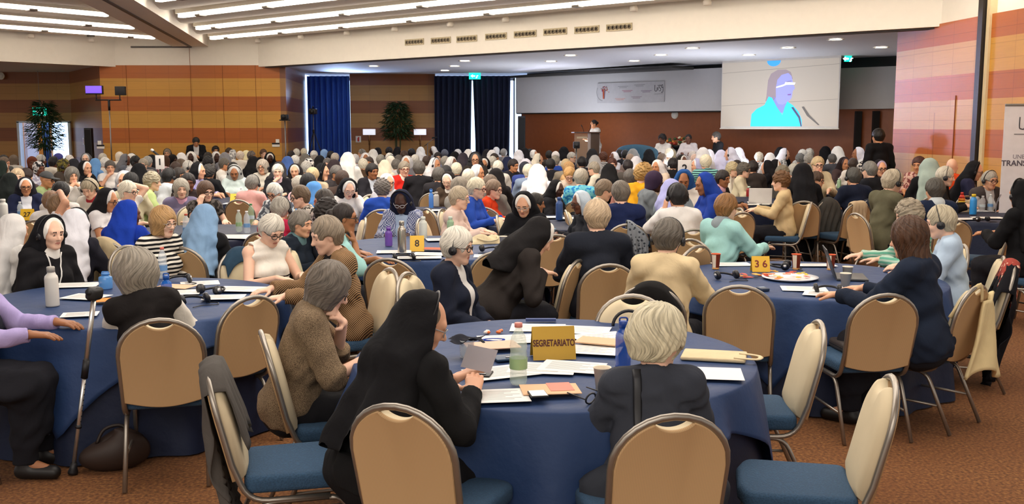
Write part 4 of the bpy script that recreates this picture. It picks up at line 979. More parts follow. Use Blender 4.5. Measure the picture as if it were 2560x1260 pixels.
mk('camera_body', box(-.08, .08, -.12, .1, p.z - .05, p.z + .12, .02), BLK, r); mk('camera_lens', xf(lathe([(.04, 0), (.05, .08), (.03, .09)], 14), (0, -.12, p.z + .04), (math.pi / 2, 0, 0)), BLK, r)
for x, lab in ((923, 'left'), (1050, 'right')):
    d = 31.3; p = PY(x, 330, d); r = thing('table_lamp', 'standing lamp with white oblong shade and turned brass stem, %s of the plant' % lab, 'lamp', (p.x, d, 0))
    mk('shade', lathe([(.18, p.z - .085), (.18, p.z + .085), (.172, p.z + .085), (.172, p.z - .085)], 4, False) if False else join(box(-.185, .185, -.1, .1, p.z - .09, p.z + .09, .01)), emit('e6e8f6', .75), r)
    z = p.z - .09; mk('stem', lathe([(.012, z), (.03, z - .06), (.02, z - .1), (.045, z - .16), (.02, z - .22), (.03, z - .28), (.015, z - .33), (.015, .06)], 12), plain('7a5028', .3, .6), r); mk('base', lathe([(.02, .06), (.14, .04), (.15, .0), (.01, 0)], 16), plain('7a5028', .3, .6), r)
for x, y0, d, w, lab in ((221, 320, 27.6, .1, 'slim black column speaker before the angled panelling at the left'), (1304, 290, 29.6, .11, 'slim black column speaker at the left end of the stage')):
    p = PY(x, y0, d); r = thing('column_speaker', lab, 'speaker', (p.x, d, 0)); mk('cabinet', box(-w, w, -.08, .08, .3, p.z, .015), BLK, r); mk('foot', box(-.18, .18, -.16, .16, 0, .03, .01), BLK, r); mk('grille', box(-w * .8, w * .8, -.088, -.08, .4, p.z - .05, .003), plain('0c0c0e', .8), r); mk('post', tube([(0, 0, .02), (0, 0, .32)], .03), BLK, r)
# lectern, stage table, flowers, armchair
d = 27.3; zs = .38; p = PY(1466, 333, d); k = d / 2500
r = thing('lectern', 'dark brown lectern with clear acrylic side on the stage', 'lectern', (p.x, d, zs), math.radians(8)); h = p.z - zs
mk('front_panel', box(.08, .32, -.2, .2, 0, h, .01), plain('4a3423', .5), r); mk('acrylic_panel', box(-.36, .08, -.18, -.165, .05, h - .02), glass('c8b8a0', .22), r, False); mk('shelf', xf(box(-.38, .34, -.24, .2, h, h + .035, .008), (0, 0, 0), (0, 0, 0)), plain('5a4030', .4), r)
for s in (-1, 1): mk('microphone', tube(smoothpath([(s * .06, .05, h + .03), (s * .1, -.02, h + .12), (s * .13, .06, h + .22)]), [.006] * 6 + [.013] * 3, 6), BLK, r)
mk('front_text', box(-.3, -.02, -.186, -.184, h - .14, h - .09), plain('c9b89a', .5), r, False)
a = PY(1570, 361, 27.4); b = PY(1800, 361, 25.8); r = thing('stage_table', 'long stage table under a black cloth beside the flowers', 'table', ((a.x + b.x) / 2, (a.y + b.y) / 2, .38), math.atan2(b.y - a.y, b.x - a.x)); L = (b - a).to_2d().length / 2
mk('tabletop', box(-L, L, -.35, .35, .83, .86, .01), BLK, r); o = mk('cloth', grid(lambda u, v: ((-L + 2 * L * u), -.36 - .03 * math.sin(u * 60) * v, .865 - .84 * v), 120, 6), cloth('17171c'), r); solid(o, .01)
for s in (-1, 1): mk('leg', box(s * L * .9 - .03, s * L * .9 + .03, -.2, .2, 0, .83), BLK, r, False)
p = PZ(1692, 362, 1.06); p = PY(1692, 350, 26.5); r = thing('flower_arrangement', 'red, orange and cream flower arrangement on the stage table', 'flowers', (p.x, p.y, 1.245)); rnd = random.Random(8)
mk('bowl', lathe([(.06, 0), (.14, .08), (.12, .1)], 14), BLK, r)
for c_, n_ in (('b5402c', 10), ('d88a3a', 9), ('e8d8b8', 9), ('39502a', 12)):
    gs = [xf(lathe([(.002, -.03), (.035, -.02), (.05, .01), (.03, .035), (.002, .03)], 8), (rnd.uniform(-.34, .34), rnd.uniform(-.1, .1), rnd.uniform(.1, .3)), (rnd.uniform(-.6, .6), rnd.uniform(-.6, .6), 0)) for _ in range(n_)]
    for g_ in gs: mk('leaf_tuft' if c_ == '39502a' else 'bloom', g_, plain(c_, .7), r)
p = PY(1594, 372, 24.6); r = thing('tub_armchair', 'blue-grey rounded tub armchair below the stage', 'armchair', (p.x, 24.6, .3), math.radians(180)); h = p.z + .1 - .3
mk('shell', grid(lambda u, v: ((.42 + .05 * v) * math.cos(math.radians(-20 + 220 * u)), -(.38 + .05 * v) * math.sin(math.radians(-20 + 220 * u)), .2 + v * (h - .2) * (.75 + .25 * math.sin(math.pi * u))), 24, 8), cloth('3f5f74'), r); solid(r.children[0], .07); mk('cushion', box(-.36, .36, -.3, .36, .2, .42, .06), cloth('3f5f74'), r)
for sx in (-1, 1):
    for sy in (-1, 1): mk('leg', tube([(sx * .28, sy * .26, .22), (sx * .3, sy * .28, -.29)], .02, 6), CHR, r)
# numbered signs on poles
def polesign(x, y0, y1, txt, d, label, w, ty):
    a, b = PY(x, y0, d), PY(x, y1, d); H = a.z - b.z; r = thing('number_sign', label, 'sign', (a.x, d, 0)); mk('panel', box(-w / 2, w / 2, -.006, .006, b.z, a.z, .003), plain('e4e0dc', .5), r)
    mk('numeral', xf(text_geo(txt, H * .62, .001, .004), (0, -.0075, b.z + H * ty), (math.pi / 2, 0, 0)), plain('17171a', .5), r, False); mk('pole', tube([(0, .01, .02), (0, .01, b.z + .02)], .012, 8), BLK, r); mk('base', lathe([(.02, .03), (.15, .02), (.16, 0), (.01, 0)], 16), BLK, r); return r
polesign(399, 388, 423, '1', 15.2, 'white pole sign 1 in the crowd before the back wall', .135, .5)
polesign(1712, 400, 444, '2', 13.4, 'white pole sign 2 in the crowd below the projection screen', .18, .5)
d = 16.0; p = PY(398, 385, d); r = thing('microphone_stand', 'microphone with pale grille on a boom stand behind the number 1 sign', 'microphone', (p.x, d, 0)); zt = PY(398, 386, d).z
mk('pole', tube([(0, 0, .02), (0, 0, zt - .05)], .012, 8), BLK, r); mk('base', lathe([(.02, .03), (.14, .02), (.15, 0), (.01, 0)], 14), BLK, r); mk('boom', tube([(.03, 0, zt - .05), (-.06, -.02, zt + .02)], .01, 6), BLK, r); mk('microphone_body', tube([(.0, 0, zt - .02), (-.09, -.02, zt + .055)], [.012, .018], 8), BLK, r); mk('microphone_grille', xf(lathe([(.002, -.03), (.022, -.02), (.026, .005), (.02, .026), (.002, .03)], 12), (-.1, -.02, zt + .065), (0, -.9, 0)), plain('cfcac4', .4, .4), r)
d = 30.6; p = PY(1085, 345, d); r = thing('microphone_stand', 'thin boom microphone stand left of the dark blue curtain', 'microphone', (p.x - .2, d, 0)); mk('pole', tube([(0, 0, .02), (0, 0, p.z - .15)], .012, 6), CHR, r); mk('boom', tube([(-.1, 0, p.z - .25), (.2, 0, p.z)], .01, 6), CHR, r); mk('microphone_body', tube([(.14, 0, p.z + .0), (.3, 0, p.z + .02)], .022, 8), BLK, r); mk('base', lathe([(.02, .03), (.14, .02), (.15, 0), (.01, 0)], 14), BLK, r)
# ---------------------------------------------------------------- banquet chairs
FRAME = metal('a39c92', .38); PADB = None
@cached
def padback():
    N = NT('pad_fabric'); c = lin('bf9c70'); k = N.n('TexWave', {'Vector': N.co, 'Scale': 55.0, 'Distortion': .4}, wave_type='BANDS', bands_direction='X').outputs['Fac']
    N.col(N.mix(k, sc(c, .88), sc(c, 1.05))); N.set(Roughness=.75); return N.m
CREAM = plain('d8c8a6', .8, 0, .03)
@cached
def seatm():
    N = NT('seat_fabric'); c = lin('2c4a66'); k = N.n('TexVoronoi', {'Vector': N.co, 'Scale': 130.0}).outputs['Distance']
    N.col(N.mix(k, sc(c, .75), sc(c, 1.2))); N.set(Roughness=.9); N.bump(k, .003, .5); return N.m
TILT = math.radians(13.5)
def bk(x, h, y=0.0):
    """point on the chair back: h up along the tilted back plane from its foot"""
    return (x, -.205 - h * math.sin(TILT) + y * math.cos(TILT), .43 + h * math.cos(TILT) + y * math.sin(TILT))
def arch(hw, top, low, n=14):
    """outline of the back: straight tapering sides up to a round top"""
    r = []
    for i in range(n + 1):
        a = math.pi * i / n; r.append((hw * math.cos(a) * (1), top - hw * .92 + hw * .92 * math.sin(a)))
    return [(hw * .97, low)] + r + [(-hw * .97, low)]
def chair_parts():
    P = {}
    ol = arch(.205, .475, .12)
    path = [(.2, .12, .375), (.2, -.12, .375)] ; 
    pts = [Vector((.2, .15, .372)), Vector((.2, -.17, .372)), Vector(bk(.2, .10))] 
    pts = rbend(pts, .09, 5) + [Vector(bk(x, h)) for x, h in ol[1:-1]]
    tail = rbend([Vector(bk(-.2, .10)), Vector((-.2, -.17, .372)), Vector((-.2, .15, .372))], .09, 5)
    P['back_frame'] = [(tube(pts + tail, .0125, 8, sq=(1.15, 1.0)), 0)]
    # pad: arched cushion with a scooped hand hold at the top
    out = []; hw, top, low = .196, .466, .03; N = 48
    for i in range(N):
        t = i / (N - 1)
        x = -hw + 2 * hw * t; q = abs(x) / hw; y = top - hw * .92 + hw * .92 * math.sqrt(max(0, 1 - q * q))
        if abs(x) < .07: y = min(y, top - .010 - .032 * math.cos(x / .07 * math.pi / 2) ** .6)
        out.append((x, y))
    bot = [(hw * .98 * (1 - 2 * j / 15), low - .035 * math.sin(math.pi * j / 15)) for j in range(16)]
    ol2 = out + bot
    def layer(y, ins): return [bk(x * (1 - ins), (h - .24) * (1 - ins * .8) + .24, y) for x, h in ol2]
    rings = [(-.017, .02), (-.018, 0), (.0, 0), (.02, .01), (.036, .06), (.046, .2), (.05, .5)]
    V = [p for y, s in rings for p in layer(y, s)]; n = len(ol2)
    def band(a, b): return [(r * n + (i + 1) % n, r * n + i, (r + 1) * n + i, (r + 1) * n + (i + 1) % n) for r in range(a, b) for i in range(n)]
    F1 = band(0, 2) + [tuple(range(n))[::1]]; F2 = band(2, 6) + [tuple(6 * n + i for i in range(n))[::-1]]
    P['backrest'] = [((V, F1 + F2), 1)]; P['_split'] = len(F1)
    sx, sy = .215, .215; ol3 = [(-sx * .96, -sy), (sx * .96, -sy), (sx, sy * .9), (.1, sy * 1.06), (-.1, sy * 1.06), (-sx, sy * .9)]
    P['seat'] = [(xf(slab(ol3, .40, .475, .026, .05, 4), (0, .03, 0)), 0)]
    for s, nm in ((-1, 'l'), (1, 'r')):
        fr = rbend([(s * .205, .27, .005), (s * .20, .205, .365), (s * .20, -.12, .365), (s * .205, -.285, .005)], .06, 4); m = len(fr) // 2
        P['leg_f' + nm] = [(tube(fr[:m], .0115, 6, sq=(1.1, 1)), 0)]; P['leg_b' + nm] = [(tube(fr[m - 1:], .0115, 6, sq=(1.1, 1)), 0)]
        P['brace_' + nm] = [(tube([(s * .203, .235, .17), (s * .203, -.20, .17)], .008, 6), 0)]
    return P
CP_ = chair_parts(); CH = {}
for nm, gl in CP_.items():
    if nm == '_split': continue
    me = mesh(nm.split('_')[0] if nm.startswith(('leg', 'brace')) else nm, gl[0][0][0], gl[0][0][1])
    if nm == 'backrest':
        setmats(me, [padback(), CREAM]); me.polygons.foreach_set('material_index', [0 if i < CP_['_split'] else 1 for i in range(len(me.polygons))])
    elif nm == 'seat': setmats(me, [seatm()])
    else: setmats(me, [FRAME])
    CH[nm] = me
CHAIRS = []
def chair(x, y, rz, label, group=None):
    r = thing('banquet_chair', label, 'chair', (x, y, 0), rz, group)
    for nm, me in CH.items(): link(me.name.split('.')[0], me, r)
    CHAIRS.append(r); return r
def chair_at(px, py, yaw, label):
    p = PZ(px, py, .905); rz = math.pi + math.radians(yaw); o = rotz(rz) @ V3(0, -.33, 0)
    return chair(p.x - o[0], p.y - o[1], rz, label)
# ---------------------------------------------------------------- round tables under blue cloths
NAVY, BLUE = '141f3a', '223b66'
@cached
def tclothm(h):
    N = NT('tablecloth'); c = lin(h); n = N.noise(5, 4); N.col(N.mix(n, sc(c, .85), sc(c, 1.1))); N.set(Roughness=.62); N.b.inputs['Specular IOR Level'].default_value = .35; N.bump(N.noise(9, 5), .03, .25); return N.m
def table(cx, cy, label, clabel, R=.92, rot=.5, over=None, seed=0, detail=True):
    r = thing('round_table', label, 'table', (cx, cy, 0), 0, None)
    mk('tabletop', lathe([(.01, .70), (R - .02, .70), (R - .01, .715), (R - .02, .73), (.01, .73)], 40), plain('8a6a48', .6), r)
    for k in range(4):
        a = k * math.pi / 2 + .4; mk('leg', tube([(R * .62 * math.cos(a), R * .62 * math.sin(a), .7), (R * .68 * math.cos(a), R * .68 * math.sin(a), 0)], .018, 6), FRAME, r)
    rnd = random.Random(seed); ph = [rnd.uniform(0, 6) for _ in range(4)]; nf = 9 + seed % 4
    def drape(zt, zb, amp, off, halfside=None):
        def fn(u, v):
            a = 2 * math.pi * u
            if v < .35: rr = R * (v / .35) + off * v; return (rr * math.cos(a), rr * math.sin(a), zt + .0015 * math.sin(9 * a + ph[0]) * (v > .2))
            q = (v - .35) / .65; zb_ = zb
            if halfside:
                s = halfside / max(abs(math.cos(a - rot)), abs(math.sin(a - rot))); zb_ = max(.03, zt - max(.05, (s - R)))
            if q < .15: t = q / .15 * math.pi / 2; return ((R + off + .012 * math.sin(t)) * math.cos(a), (R + off + .012 * math.sin(t)) * math.sin(a), zt - .012 * (1 - math.cos(t)))
            t = (q - .15) / .85; w = t ** .8; f = math.sin(nf * a + ph[1]) * .6 + math.sin((nf * 2 - 3) * a + ph[2]) * .4
            rr = R + off + .012 + amp * w * (f * .5 + .5) + .012 * t; return (rr * math.cos(a), rr * math.sin(a), zt - .012 - (zt - .012 - zb_) * t)
        return grid(fn, 144 if detail else 72, 22, True)
    o = mk('tablecloth', drape(.742, .012, .10, .0), tclothm(NAVY)); o.location = (cx, cy, 0); tag(o, clabel, 'tablecloth')
    if over:
        o2 = mk('tablecloth', drape(.748, .5, .11, .014, R * 1.16), tclothm(BLUE)); o2.location = (cx, cy, 0); tag(o2, over, 'tablecloth'); solid(o2, .003)
    return r
TB = {}
def tb(key, x, y, name, over=False, seed=0, R=.92, rot=.5):
    TB[key] = (x, y, R); table(x, y, 'round banquet table ' + name, 'floor-length navy cloth on the table ' + name, R, rot, ('brighter blue square overcloth on the table ' + name) if over else None, seed, y < 9.5)
tb('sec', .2, 4.72, 'with the gold secretariat sign', True, 1, .93, .61)
tb('left', -2.42, 6.3, 'beside the crutch at the left', True, 2, .93, .75)
tb('t36', 2.15, 7.2, 'with the craft plate and orange cups', True, 3, .93, .3)
tb('t8', -.72, 9.1, 'with the tall steel bottle', True, 4, .95, .9)
tb('rainbow', 6.2, 12.1, 'with the rainbow bottle at the right', False, 5)
tb('scapular', -1.1, 12.9, 'before the nun in a brown scapular', False, 6)
tb('t27', -6.25, 11.8, 'at far left before the navy-jacketed nun', False, 7)
tb('bottles', -3.3, 10.4, 'with clear bottles behind the blonde woman', False, 8)
tb('t2x', -3.84, 15.0, 'with the half hidden yellow sign', False, 9)
tb('redcup', -2.3, 17.2, 'with the red cup', False, 10)
tb('bluebottle', .55, 11.6, 'with the navy blue bottle', False, 11)
tb('laptop', 3.35, 14.9, 'with the open white laptop', False, 12)
tb('pink', 5.5, 17.0, 'near the standing man', False, 13)
tb('yellow', -7.6, 18.6, 'by the man in a white shirt at the left', False, 14)
tb('nearone', -5.6, 16.6, 'below the white pole sign at the left', False, 15)
# ---------------------------------------------------------------- table things
def bottle(px, py_base, d_or_z, h, label, colr, cap, kind='plastic', w=.035):
    p = PZ(px, py_base, .752)
    tx, ty, tr = min(TB.values(), key=lambda q: math.hypot(q[0] - p.x, q[1] - p.y) - q[2]); e = math.hypot(tx - p.x, ty - p.y)
    if e > tr - .06: p.x += (tx - p.x) * (1 - (tr - .06) / e); p.y += (ty - p.y) * (1 - (tr - .06) / e)
    r = thing('water_bottle', label, 'bottle', p)
    if kind == 'plastic':
        body = lathe([(.004, 0), (w * .85, .004), (w, .02), (w * .93, h * .25), (w, h * .45), (w * .9, h * .55), (w, h * .62), (w * .8, h * .78), (w * .38, h * .9), (w * .38, h * .97), (.004, h * .97)], 16)
        mk('body', body, glass(colr, .34), r); mk('cap', lathe([(.003, h * .93), (w * .45, h * .93), (w * .45, h), (.003, h)], 12), plain(cap, .4), r)
        mk('label_band', lathe([(w * 1.01, h * .27), (w * 1.02, h * .44)], 16, False), plain(kind2(colr), .5), r)
    else:
        body = lathe([(.004, 0), (w * .95, 0), (w, .008), (w, h * .70), (w * .92, h * .76), (w * .55, h * .83), (w * .55, h * .87), (.004, h * .87)], 20)
        mk('body', body, metal(colr, .25) if kind == 'steel' else glass(colr, .7) if kind == 'tint' else plain(colr, .35), r); mk('cap', lathe([(.003, h * .865), (w * .6, h * .865), (w * .6, h * .985), (w * .5, h), (.003, h)], 16), metal(cap, .3) if kind == 'steel' else plain(cap, .35), r)
        if kind == 'tint': mk('strap', tube(rbend([(-w * .5, 0, h * .95), (-w * .5, 0, h * 1.06), (w * .5, 0, h * 1.06), (w * .5, 0, h * .95)], .01), .004, 6), plain(cap, .4), r)
    return r
def kind2(c): return {'dff0e0': '9fc08a', 'e6f0f6': '6f9ccc'}.get(c, 'c8d8e0')
NSHEET = [0]
def sheet(px, py, w, d, rz, label, colr='ecebe6', name='paper_sheet', cat='paper', z=.752, t=.0012, lines=True):
    p = PZ(px, py, z); tx, ty, tr = min(TB.values(), key=lambda q: math.hypot(q[0] - p.x, q[1] - p.y) - q[2]); e = math.hypot(tx - p.x, ty - p.y)
    if e > tr - .1: p.x += (tx - p.x) * (1 - (tr - .1) / e); p.y += (ty - p.y) * (1 - (tr - .1) / e)
    NSHEET[0] += 1; p.z += .0014 * (NSHEET[0] % 11) if abs(z - .752) < .001 else .016
    r = thing(name, label, cat, p, rz); mk('page', box(-w / 2, w / 2, -d / 2, d / 2, 0, t), plain(colr, .75, 0, .02), r, False)
    if lines: mk('print', join(*[box(-w * .38, w * (.38 - .12 * (k % 3)), d * (.34 - k * .09) - .003, d * (.34 - k * .09) + .003, t, t + .0003) for k in range(8)]), plain('a9a7a4', .8), r, False)
    return r
def tent(px, py, txt, w, h, label, rz, colr='e3b52a', tc='6b1a12', fs=.62, width=1.0):
    p = PZ(px, py, .752); r = thing('table_sign', label, 'table sign', p, rz); dp = h * .38
    mk('card', ([(-w / 2, -dp, 0), (w / 2, -dp, 0), (w / 2, 0, h), (-w / 2, 0, h), (-w / 2, dp, 0), (w / 2, dp, 0)], [(0, 1, 2, 3), (3, 2, 5, 4)]), plain(colr, .42, .25 if colr == 'b8912c' else 0, .03), r, False); solid(r.children[0], .002)
    a = math.atan2(h, dp); mk('lettering', xf(text_geo(txt, h * fs, .0006, .0012 if len(txt) > 4 else .0012, width), (0, -dp * .5 - .0022, h * .5), (a, 0, 0)), plain(tc, .6), r, False); return r
def headset_on_table(px, py, rz, label, z=.752):
    p = PZ(px, py, z + .03); r = thing('headset', label, 'headset', (p.x, p.y, z), rz); b = tube([(.075 * math.cos(a), .11 * math.sin(a), .022 + .01 * math.sin(a)) for a in [math.pi * i / 12 for i in range(13)]], .006, 6, sq=(.8, 1.4)); mk('band', b, BLK, r)
    for s in (-1, 1):
        c = mk('ear_cup', xf(lathe([(.003, -.014), (.03, -.012), (.034, 0), (.03, .014), (.003, .016)], 14), (s * .075, -.01, .034), (0, math.pi / 2 * .8, 0)), plain('1b1b20', .4), r); mk('disc', xf(lathe([(.002, 0), (.014, 0), (.014, .018), (.002, .018)], 10), (s * .078, -.01, .034), (0, s * math.pi / 2 * .8, 0)), metal('b8b8ba', .3), c)
    mk('cable', tube(smoothpath([(.08, -.03, .006), (.13, -.06, .004), (.1, -.12, .004), (.02, -.1, .004), (-.05, -.14, .004)]), .003, 5), BLK, r); return r
def papercup(px, py, label, c='e8dcc8', h=.095, band=None):
    p = PZ(px, py, .752); r = thing('paper_cup', label, 'cup', p); mk('body', lathe([(.004, 0), (.026, 0), (.036, h), (.0385, h), (.0385, h + .004), (.034, h), (.025, .006), (.004, .006)], 20), plain(c, .6), r)
    if band: mk('pattern', join(*[lathe([(.0265 + .0096 * (z0 / h), z0), (.0265 + .0096 * (z1 / h), z1)], 20, False) for z0, z1 in ((.0, .012),)]), plain(band, .6), r); mk('side_panel', ([((.0262 + .01 * z / h) * math.cos(a), (.0262 + .01 * z / h) * math.sin(a), z) for z in (.012, h * .98) for a in [math.radians(200 + 12 * i) for i in range(6)]], [(i, i + 1, i + 7, i + 6) for i in range(5)]), plain('ead9c0', .6), r)
    return r
D = math.radians
# ---- secretariat table
tent(1382, 893, 'SEGRETARIATO', .205, .15, 'gold tent sign reading SEGRETARIATO on the front table', D(7), 'b8912c', '4a0f0c', .29, .66)
bottle(1296, 962, 0, .27, 'clear plastic water bottle with pink cap before the gold sign', 'dff0e0', 'd9867a', w=.038)
bottle(1557, 930, 0, .235, 'translucent blue water bottle right of the gold sign', '1f55b8', '173f92', 'tint', .035)
papercup(1505, 975, 'cream paper cup at the near edge of the front table'); tag(mk('sunglasses', xf(join(tube([(.03 * math.cos(a) - .033, 0, .022 * math.sin(a)) for a in [i * .5 for i in range(13)]], .004, 5), tube([(.03 * math.cos(a) + .033, 0, .022 * math.sin(a)) for a in [i * .5 for i in range(13)]], .004, 5), tube([(-.063, 0, 0), (-.06, .1, -.01)], .003, 5), tube([(.063, 0, 0), (.06, .1, -.01)], .003, 5)), tuple(PZ(1490, 992, .775)), (.2, 0, .8)), BLK), 'folded dark glasses lying before the cream paper cup', 'glasses')
p = PZ(1167, 893, .752); r = thing('water_glass', 'small clear glass holding a black napkin', 'glass', p); mk('tumbler', lathe([(.003, 0), (.032, 0), (.037, .085), (.034, .085), (.03, .008), (.003, .008)], 18), glass('eef4f8', .3), r); mk('napkin', grid(lambda u, v: ((u - .5) * .16 + .01 * math.sin(9 * v), (v - .5) * .12, .09 + .018 * math.sin(7 * u + 3) * math.sin(5 * v + 1)), 14, 12), cloth('23252e'), r)
for x, y, w, d, rz, lab in ((1345, 820, .30, .21, -4, 'white paper sheet at the far edge of the front table, left'), (1455, 826, .30, .21, -12, 'white paper sheet at the far edge of the front table, right'), (1270, 850, .30, .21, 10, 'printed sheet left of the gold sign, behind the pink folder'), (1500, 845, .28, .2, 20, 'white sheet right behind the gold sign'),
    (1260, 933, .33, .22, 24, 'printed sheet left of the clear bottle, nearest the nun'), (1355, 925, .30, .21, -8, 'printed sheet between the bottle and the gold sign'), (1430, 922, .29, .21, -16, 'lined form in front of the gold sign'), (1480, 880, .28, .2, -14, 'pale sheet right of the gold sign under the blue bottle'),
    (1770, 940, .30, .22, -8, 'blank white pad on the right edge of the front table'), (1240, 998, .26, .2, 8, 'white sheet under the hands of the reading nun')):
    sheet(x, y, w, d, D(rz), lab, 'e9e8e4', lines='blank' not in lab)
sheet(1230, 872, .26, .17, D(14), 'pink folder left of the gold sign', 'd8b49c', 'folder', 'folder', .754, .004, False); sheet(1500, 862, .23, .15, D(-22), 'peach envelope right of the gold sign', 'd8b08c', 'envelope', 'envelope', .756, .006, False)
sheet(1375, 983, .24, .16, D(6), 'peach and orange booklet in front of the clear bottle', 'e0b48c', 'booklet', 'booklet', .754, .003, False); sheet(1400, 976, .10, .13, D(8), 'salmon card lying on the peach booklet', 'd88a78', 'card', 'card', .7575, .001, False)
p = PZ(1345, 988, .774); r = thing('smartphone', 'smartphone with pale screen lying on the peach booklet', 'phone', p, D(10)); mk('case', box(-.036, .036, -.045, .045, 0, .009, .003), BLK, r); mk('screen', box(-.032, .032, -.041, .041, .009, .0096), plain('dad8c8', .2), r, False)
for x, y, rz, lab in ((1270, 897, 20, 'dark notebook under the sheets left of the gold sign'), (1190, 938, -10, 'black electronic receiver beside the sleeve of the reading nun')):
    p = PZ(x, y, .756); r = thing('notebook' if 'note' in lab else 'receiver', lab, 'notebook' if 'note' in lab else 'receiver', p, D(rz)); mk('body', box(-.07, .07, -.05, .05, 0, .012, .004), plain('23415e' if 'note' in lab else '1a1a1e', .5), r); mk('clip', box(-.02, .05, -.03, -.02, .012, .016), CHR, r, False)
p = PZ(1232, 834, .752); r = thing('sweet_wrappers', 'little heap of orange and white wrapped sweets on the front table', 'sweets', p)
for k in range(7): mk('sweet', xf(lathe([(.002, -.016), (.009, -.008), (.009, .008), (.002, .016)], 8), (random.uniform(-.05, .05), random.uniform(-.03, .03), .012), (1.5, 0, random.uniform(0, 3))), plain(('e8783a', 'e9e6e0')[k % 2], .4), r)
tag(mk('lanyard', tube(smoothpath([(0, 0, 0), (.05, .03, 0), (.12, .02, 0), (.1, -.03, 0), (.02, -.02, .004)]), .006, 6, sq=(1.6, .5)), cloth('22398c'), None, True, tuple(PZ(1200, 850, .757))), 'dark blue lanyard coiled left of the wrapped sweets', 'lanyard')
p = PZ(1780, 893, .752); r = thing('tote_bag', 'folded cream cotton bag at the right of the front table', 'bag', p, D(-10)); mk('body', slab([(-.15, -.09), (.15, -.11), (.17, .08), (-.13, .1)], 0, .018, .008), cloth('d9c6a0'), r); mk('handle', tube(smoothpath([(.1, -.08, .02), (.2, -.1, .02), (.22, -.02, .018), (.13, .02, .02)]), .008, 6, sq=(1.6, .5)), cloth('d9c6a0'), r)
sheet(1350, 800, .17, .03, 0, 'slim pen case at the far edge of the front table', '3a4a7a', 'pen_case', 'pen case', .752, .015, False)
# ---- left table
bottle(132, 765, 0, .245, 'white metal bottle with grey cap at the left table', 'dcd8cf', 'a8a49c', 'solid', .04); bottle(408, 697, 0, .23, 'clear plastic bottle behind the grey bob', 'e6f0f6', 'd86a5a', w=.032); bottle(418, 762, 0, .185, 'translucent blue water bottle right of the grey bob', '1f6fd0', '1b57a8', 'tint', .033)
bottle(265, 722, 0, .11, 'short pale blue tumbler left of the grey bob', '5f9fe0', '4a86c8', 'tint', .045)
for x, y, w, d, rz, lab in ((190, 715, .3, .21, 10, 'white sheet left of the grey bob at the far edge'), (215, 745, .26, .2, -14, 'white sheet behind the crutch handle'), (200, 790, .2, .15, 16, 'folded sheet in front of the lilac sleeve'), (450, 735, .26, .2, 12, 'pale sheet right of the blue bottle at the left table'), (600, 727, .3, .21, -6, 'white sheet beneath the writing hand'), (560, 748, .26, .18, 8, 'notebook page before the writing hand'), (500, 708, .26, .2, 20, 'white sheet at the far edge behind the headphones')):
    sheet(x, y, w, d, D(rz), lab)
sheet(285, 755, .22, .14, D(20), 'orange leaflet left of the grey bob', 'e58a2e', 'leaflet', 'leaflet', .754, .002, False); sheet(440, 722, .24, .16, D(-14), 'peach leaflet right of the blue bottle', 'e6b894', 'leaflet', 'leaflet', .754, .002, False)
headset_on_table(485, 748, .6, 'black headphones nearest on the left table'); headset_on_table(525, 725, -.5, 'black headphones farther back on the left table'); headset_on_table(445, 697, .2, 'black headphones lying by the clear bottle of the left table')
# ---- number 36 table
tent(1900, 678, '3 6', .135, .115, 'yellow tent sign reading 3 6 beside the craft plate', D(-2), 'e0b030', '7a1f14', .66)
papercup(1789, 672, 'orange patterned paper cup left of the number 36 sign', 'd4592a', .115, 'e8a860'); papercup(1990, 673, 'orange paper cup right of the number 36 sign', 'd4592a', .115, 'e8a860'); papercup(2076, 674, 'orange and cream paper cup beside the laptop', 'd4592a', .115, 'e8a860'); papercup(2118, 700, 'white paper cup behind the laptop', 'e2d8c6'); papercup(2113, 718, 'white paper cup in front of the laptop', 'e2d8c6')
p = PZ(1975, 697, .752); r = thing('plate', 'large white round plate with yellow and orange craft pieces', 'plate', p); mk('dish', lathe([(.01, 0), (.16, 0), (.2, .014), (.2, .018), (.15, .006), (.01, .006)], 40), plain('e9e9ec', .3), r)
rnd = random.Random(3)
for k in range(16): mk('craft_piece', xf(slab([(-.03, -.01), (.03, -.012), (.02, .014), (-.025, .012)], 0, .004, .001), (rnd.uniform(-.13, .12), rnd.uniform(-.09, .09), .01 + .003 * k), (rnd.uniform(-.2, .2), rnd.uniform(-.2, .2), rnd.uniform(0, 3))), plain(('e8b62a', 'e87a30', 'e05a3a', 'f0d040')[k % 4], .6), r)
p = PZ(1880, 692, .752); r = thing('paper_scraps', 'orange and red paper scraps in front of the number 36 sign', 'paper scraps', p)
for k in range(9): mk('scrap', xf(slab([(-.04, -.015), (.04, -.02), (.03, .02), (-.03, .012)], 0, .003, .001), (rnd.uniform(-.12, .12), rnd.uniform(-.06, .06), .002 + .003 * k), (rnd.uniform(-.15, .15), 0, rnd.uniform(0, 3))), plain(('e8702a', 'd8483a', 'eda23a')[k % 3], .6), r)
for x, y, w, d, rz, lab in ((1830, 662, .3, .2, 4, 'cream sheet behind the orange cup at the number 36 table'), (2010, 724, .3, .2, -10, 'white sheet at the near edge of the number 36 table'), (2060, 738, .26, .16, -22, 'loose printed sheet hanging near the table edge, number 36'), (2040, 665, .3, .15, 0, 'white sheet between the two orange cups')):
    sheet(x, y, w, d, D(rz), lab)
for x, y, a, lab in ((1815, 688, .3, 'black headphones left of the number 36 sign'), (1962, 664, 1.2, 'black headphones right of the number 36 sign'), (2070, 722, -.3, 'black headphones on the near edge before the laptop')): headset_on_table(x, y, a, lab)
p = PZ(1907, 726, .752); r = thing('receiver', 'small dark interpretation receiver on the number 36 table', 'receiver', p, .2); mk('body', box(-.03, .03, -.045, .045, 0, .02, .005), plain('23324a', .5), r); mk('display', box(-.02, .02, .0, .03, .02, .021), plain('8098b0', .3), r, False)
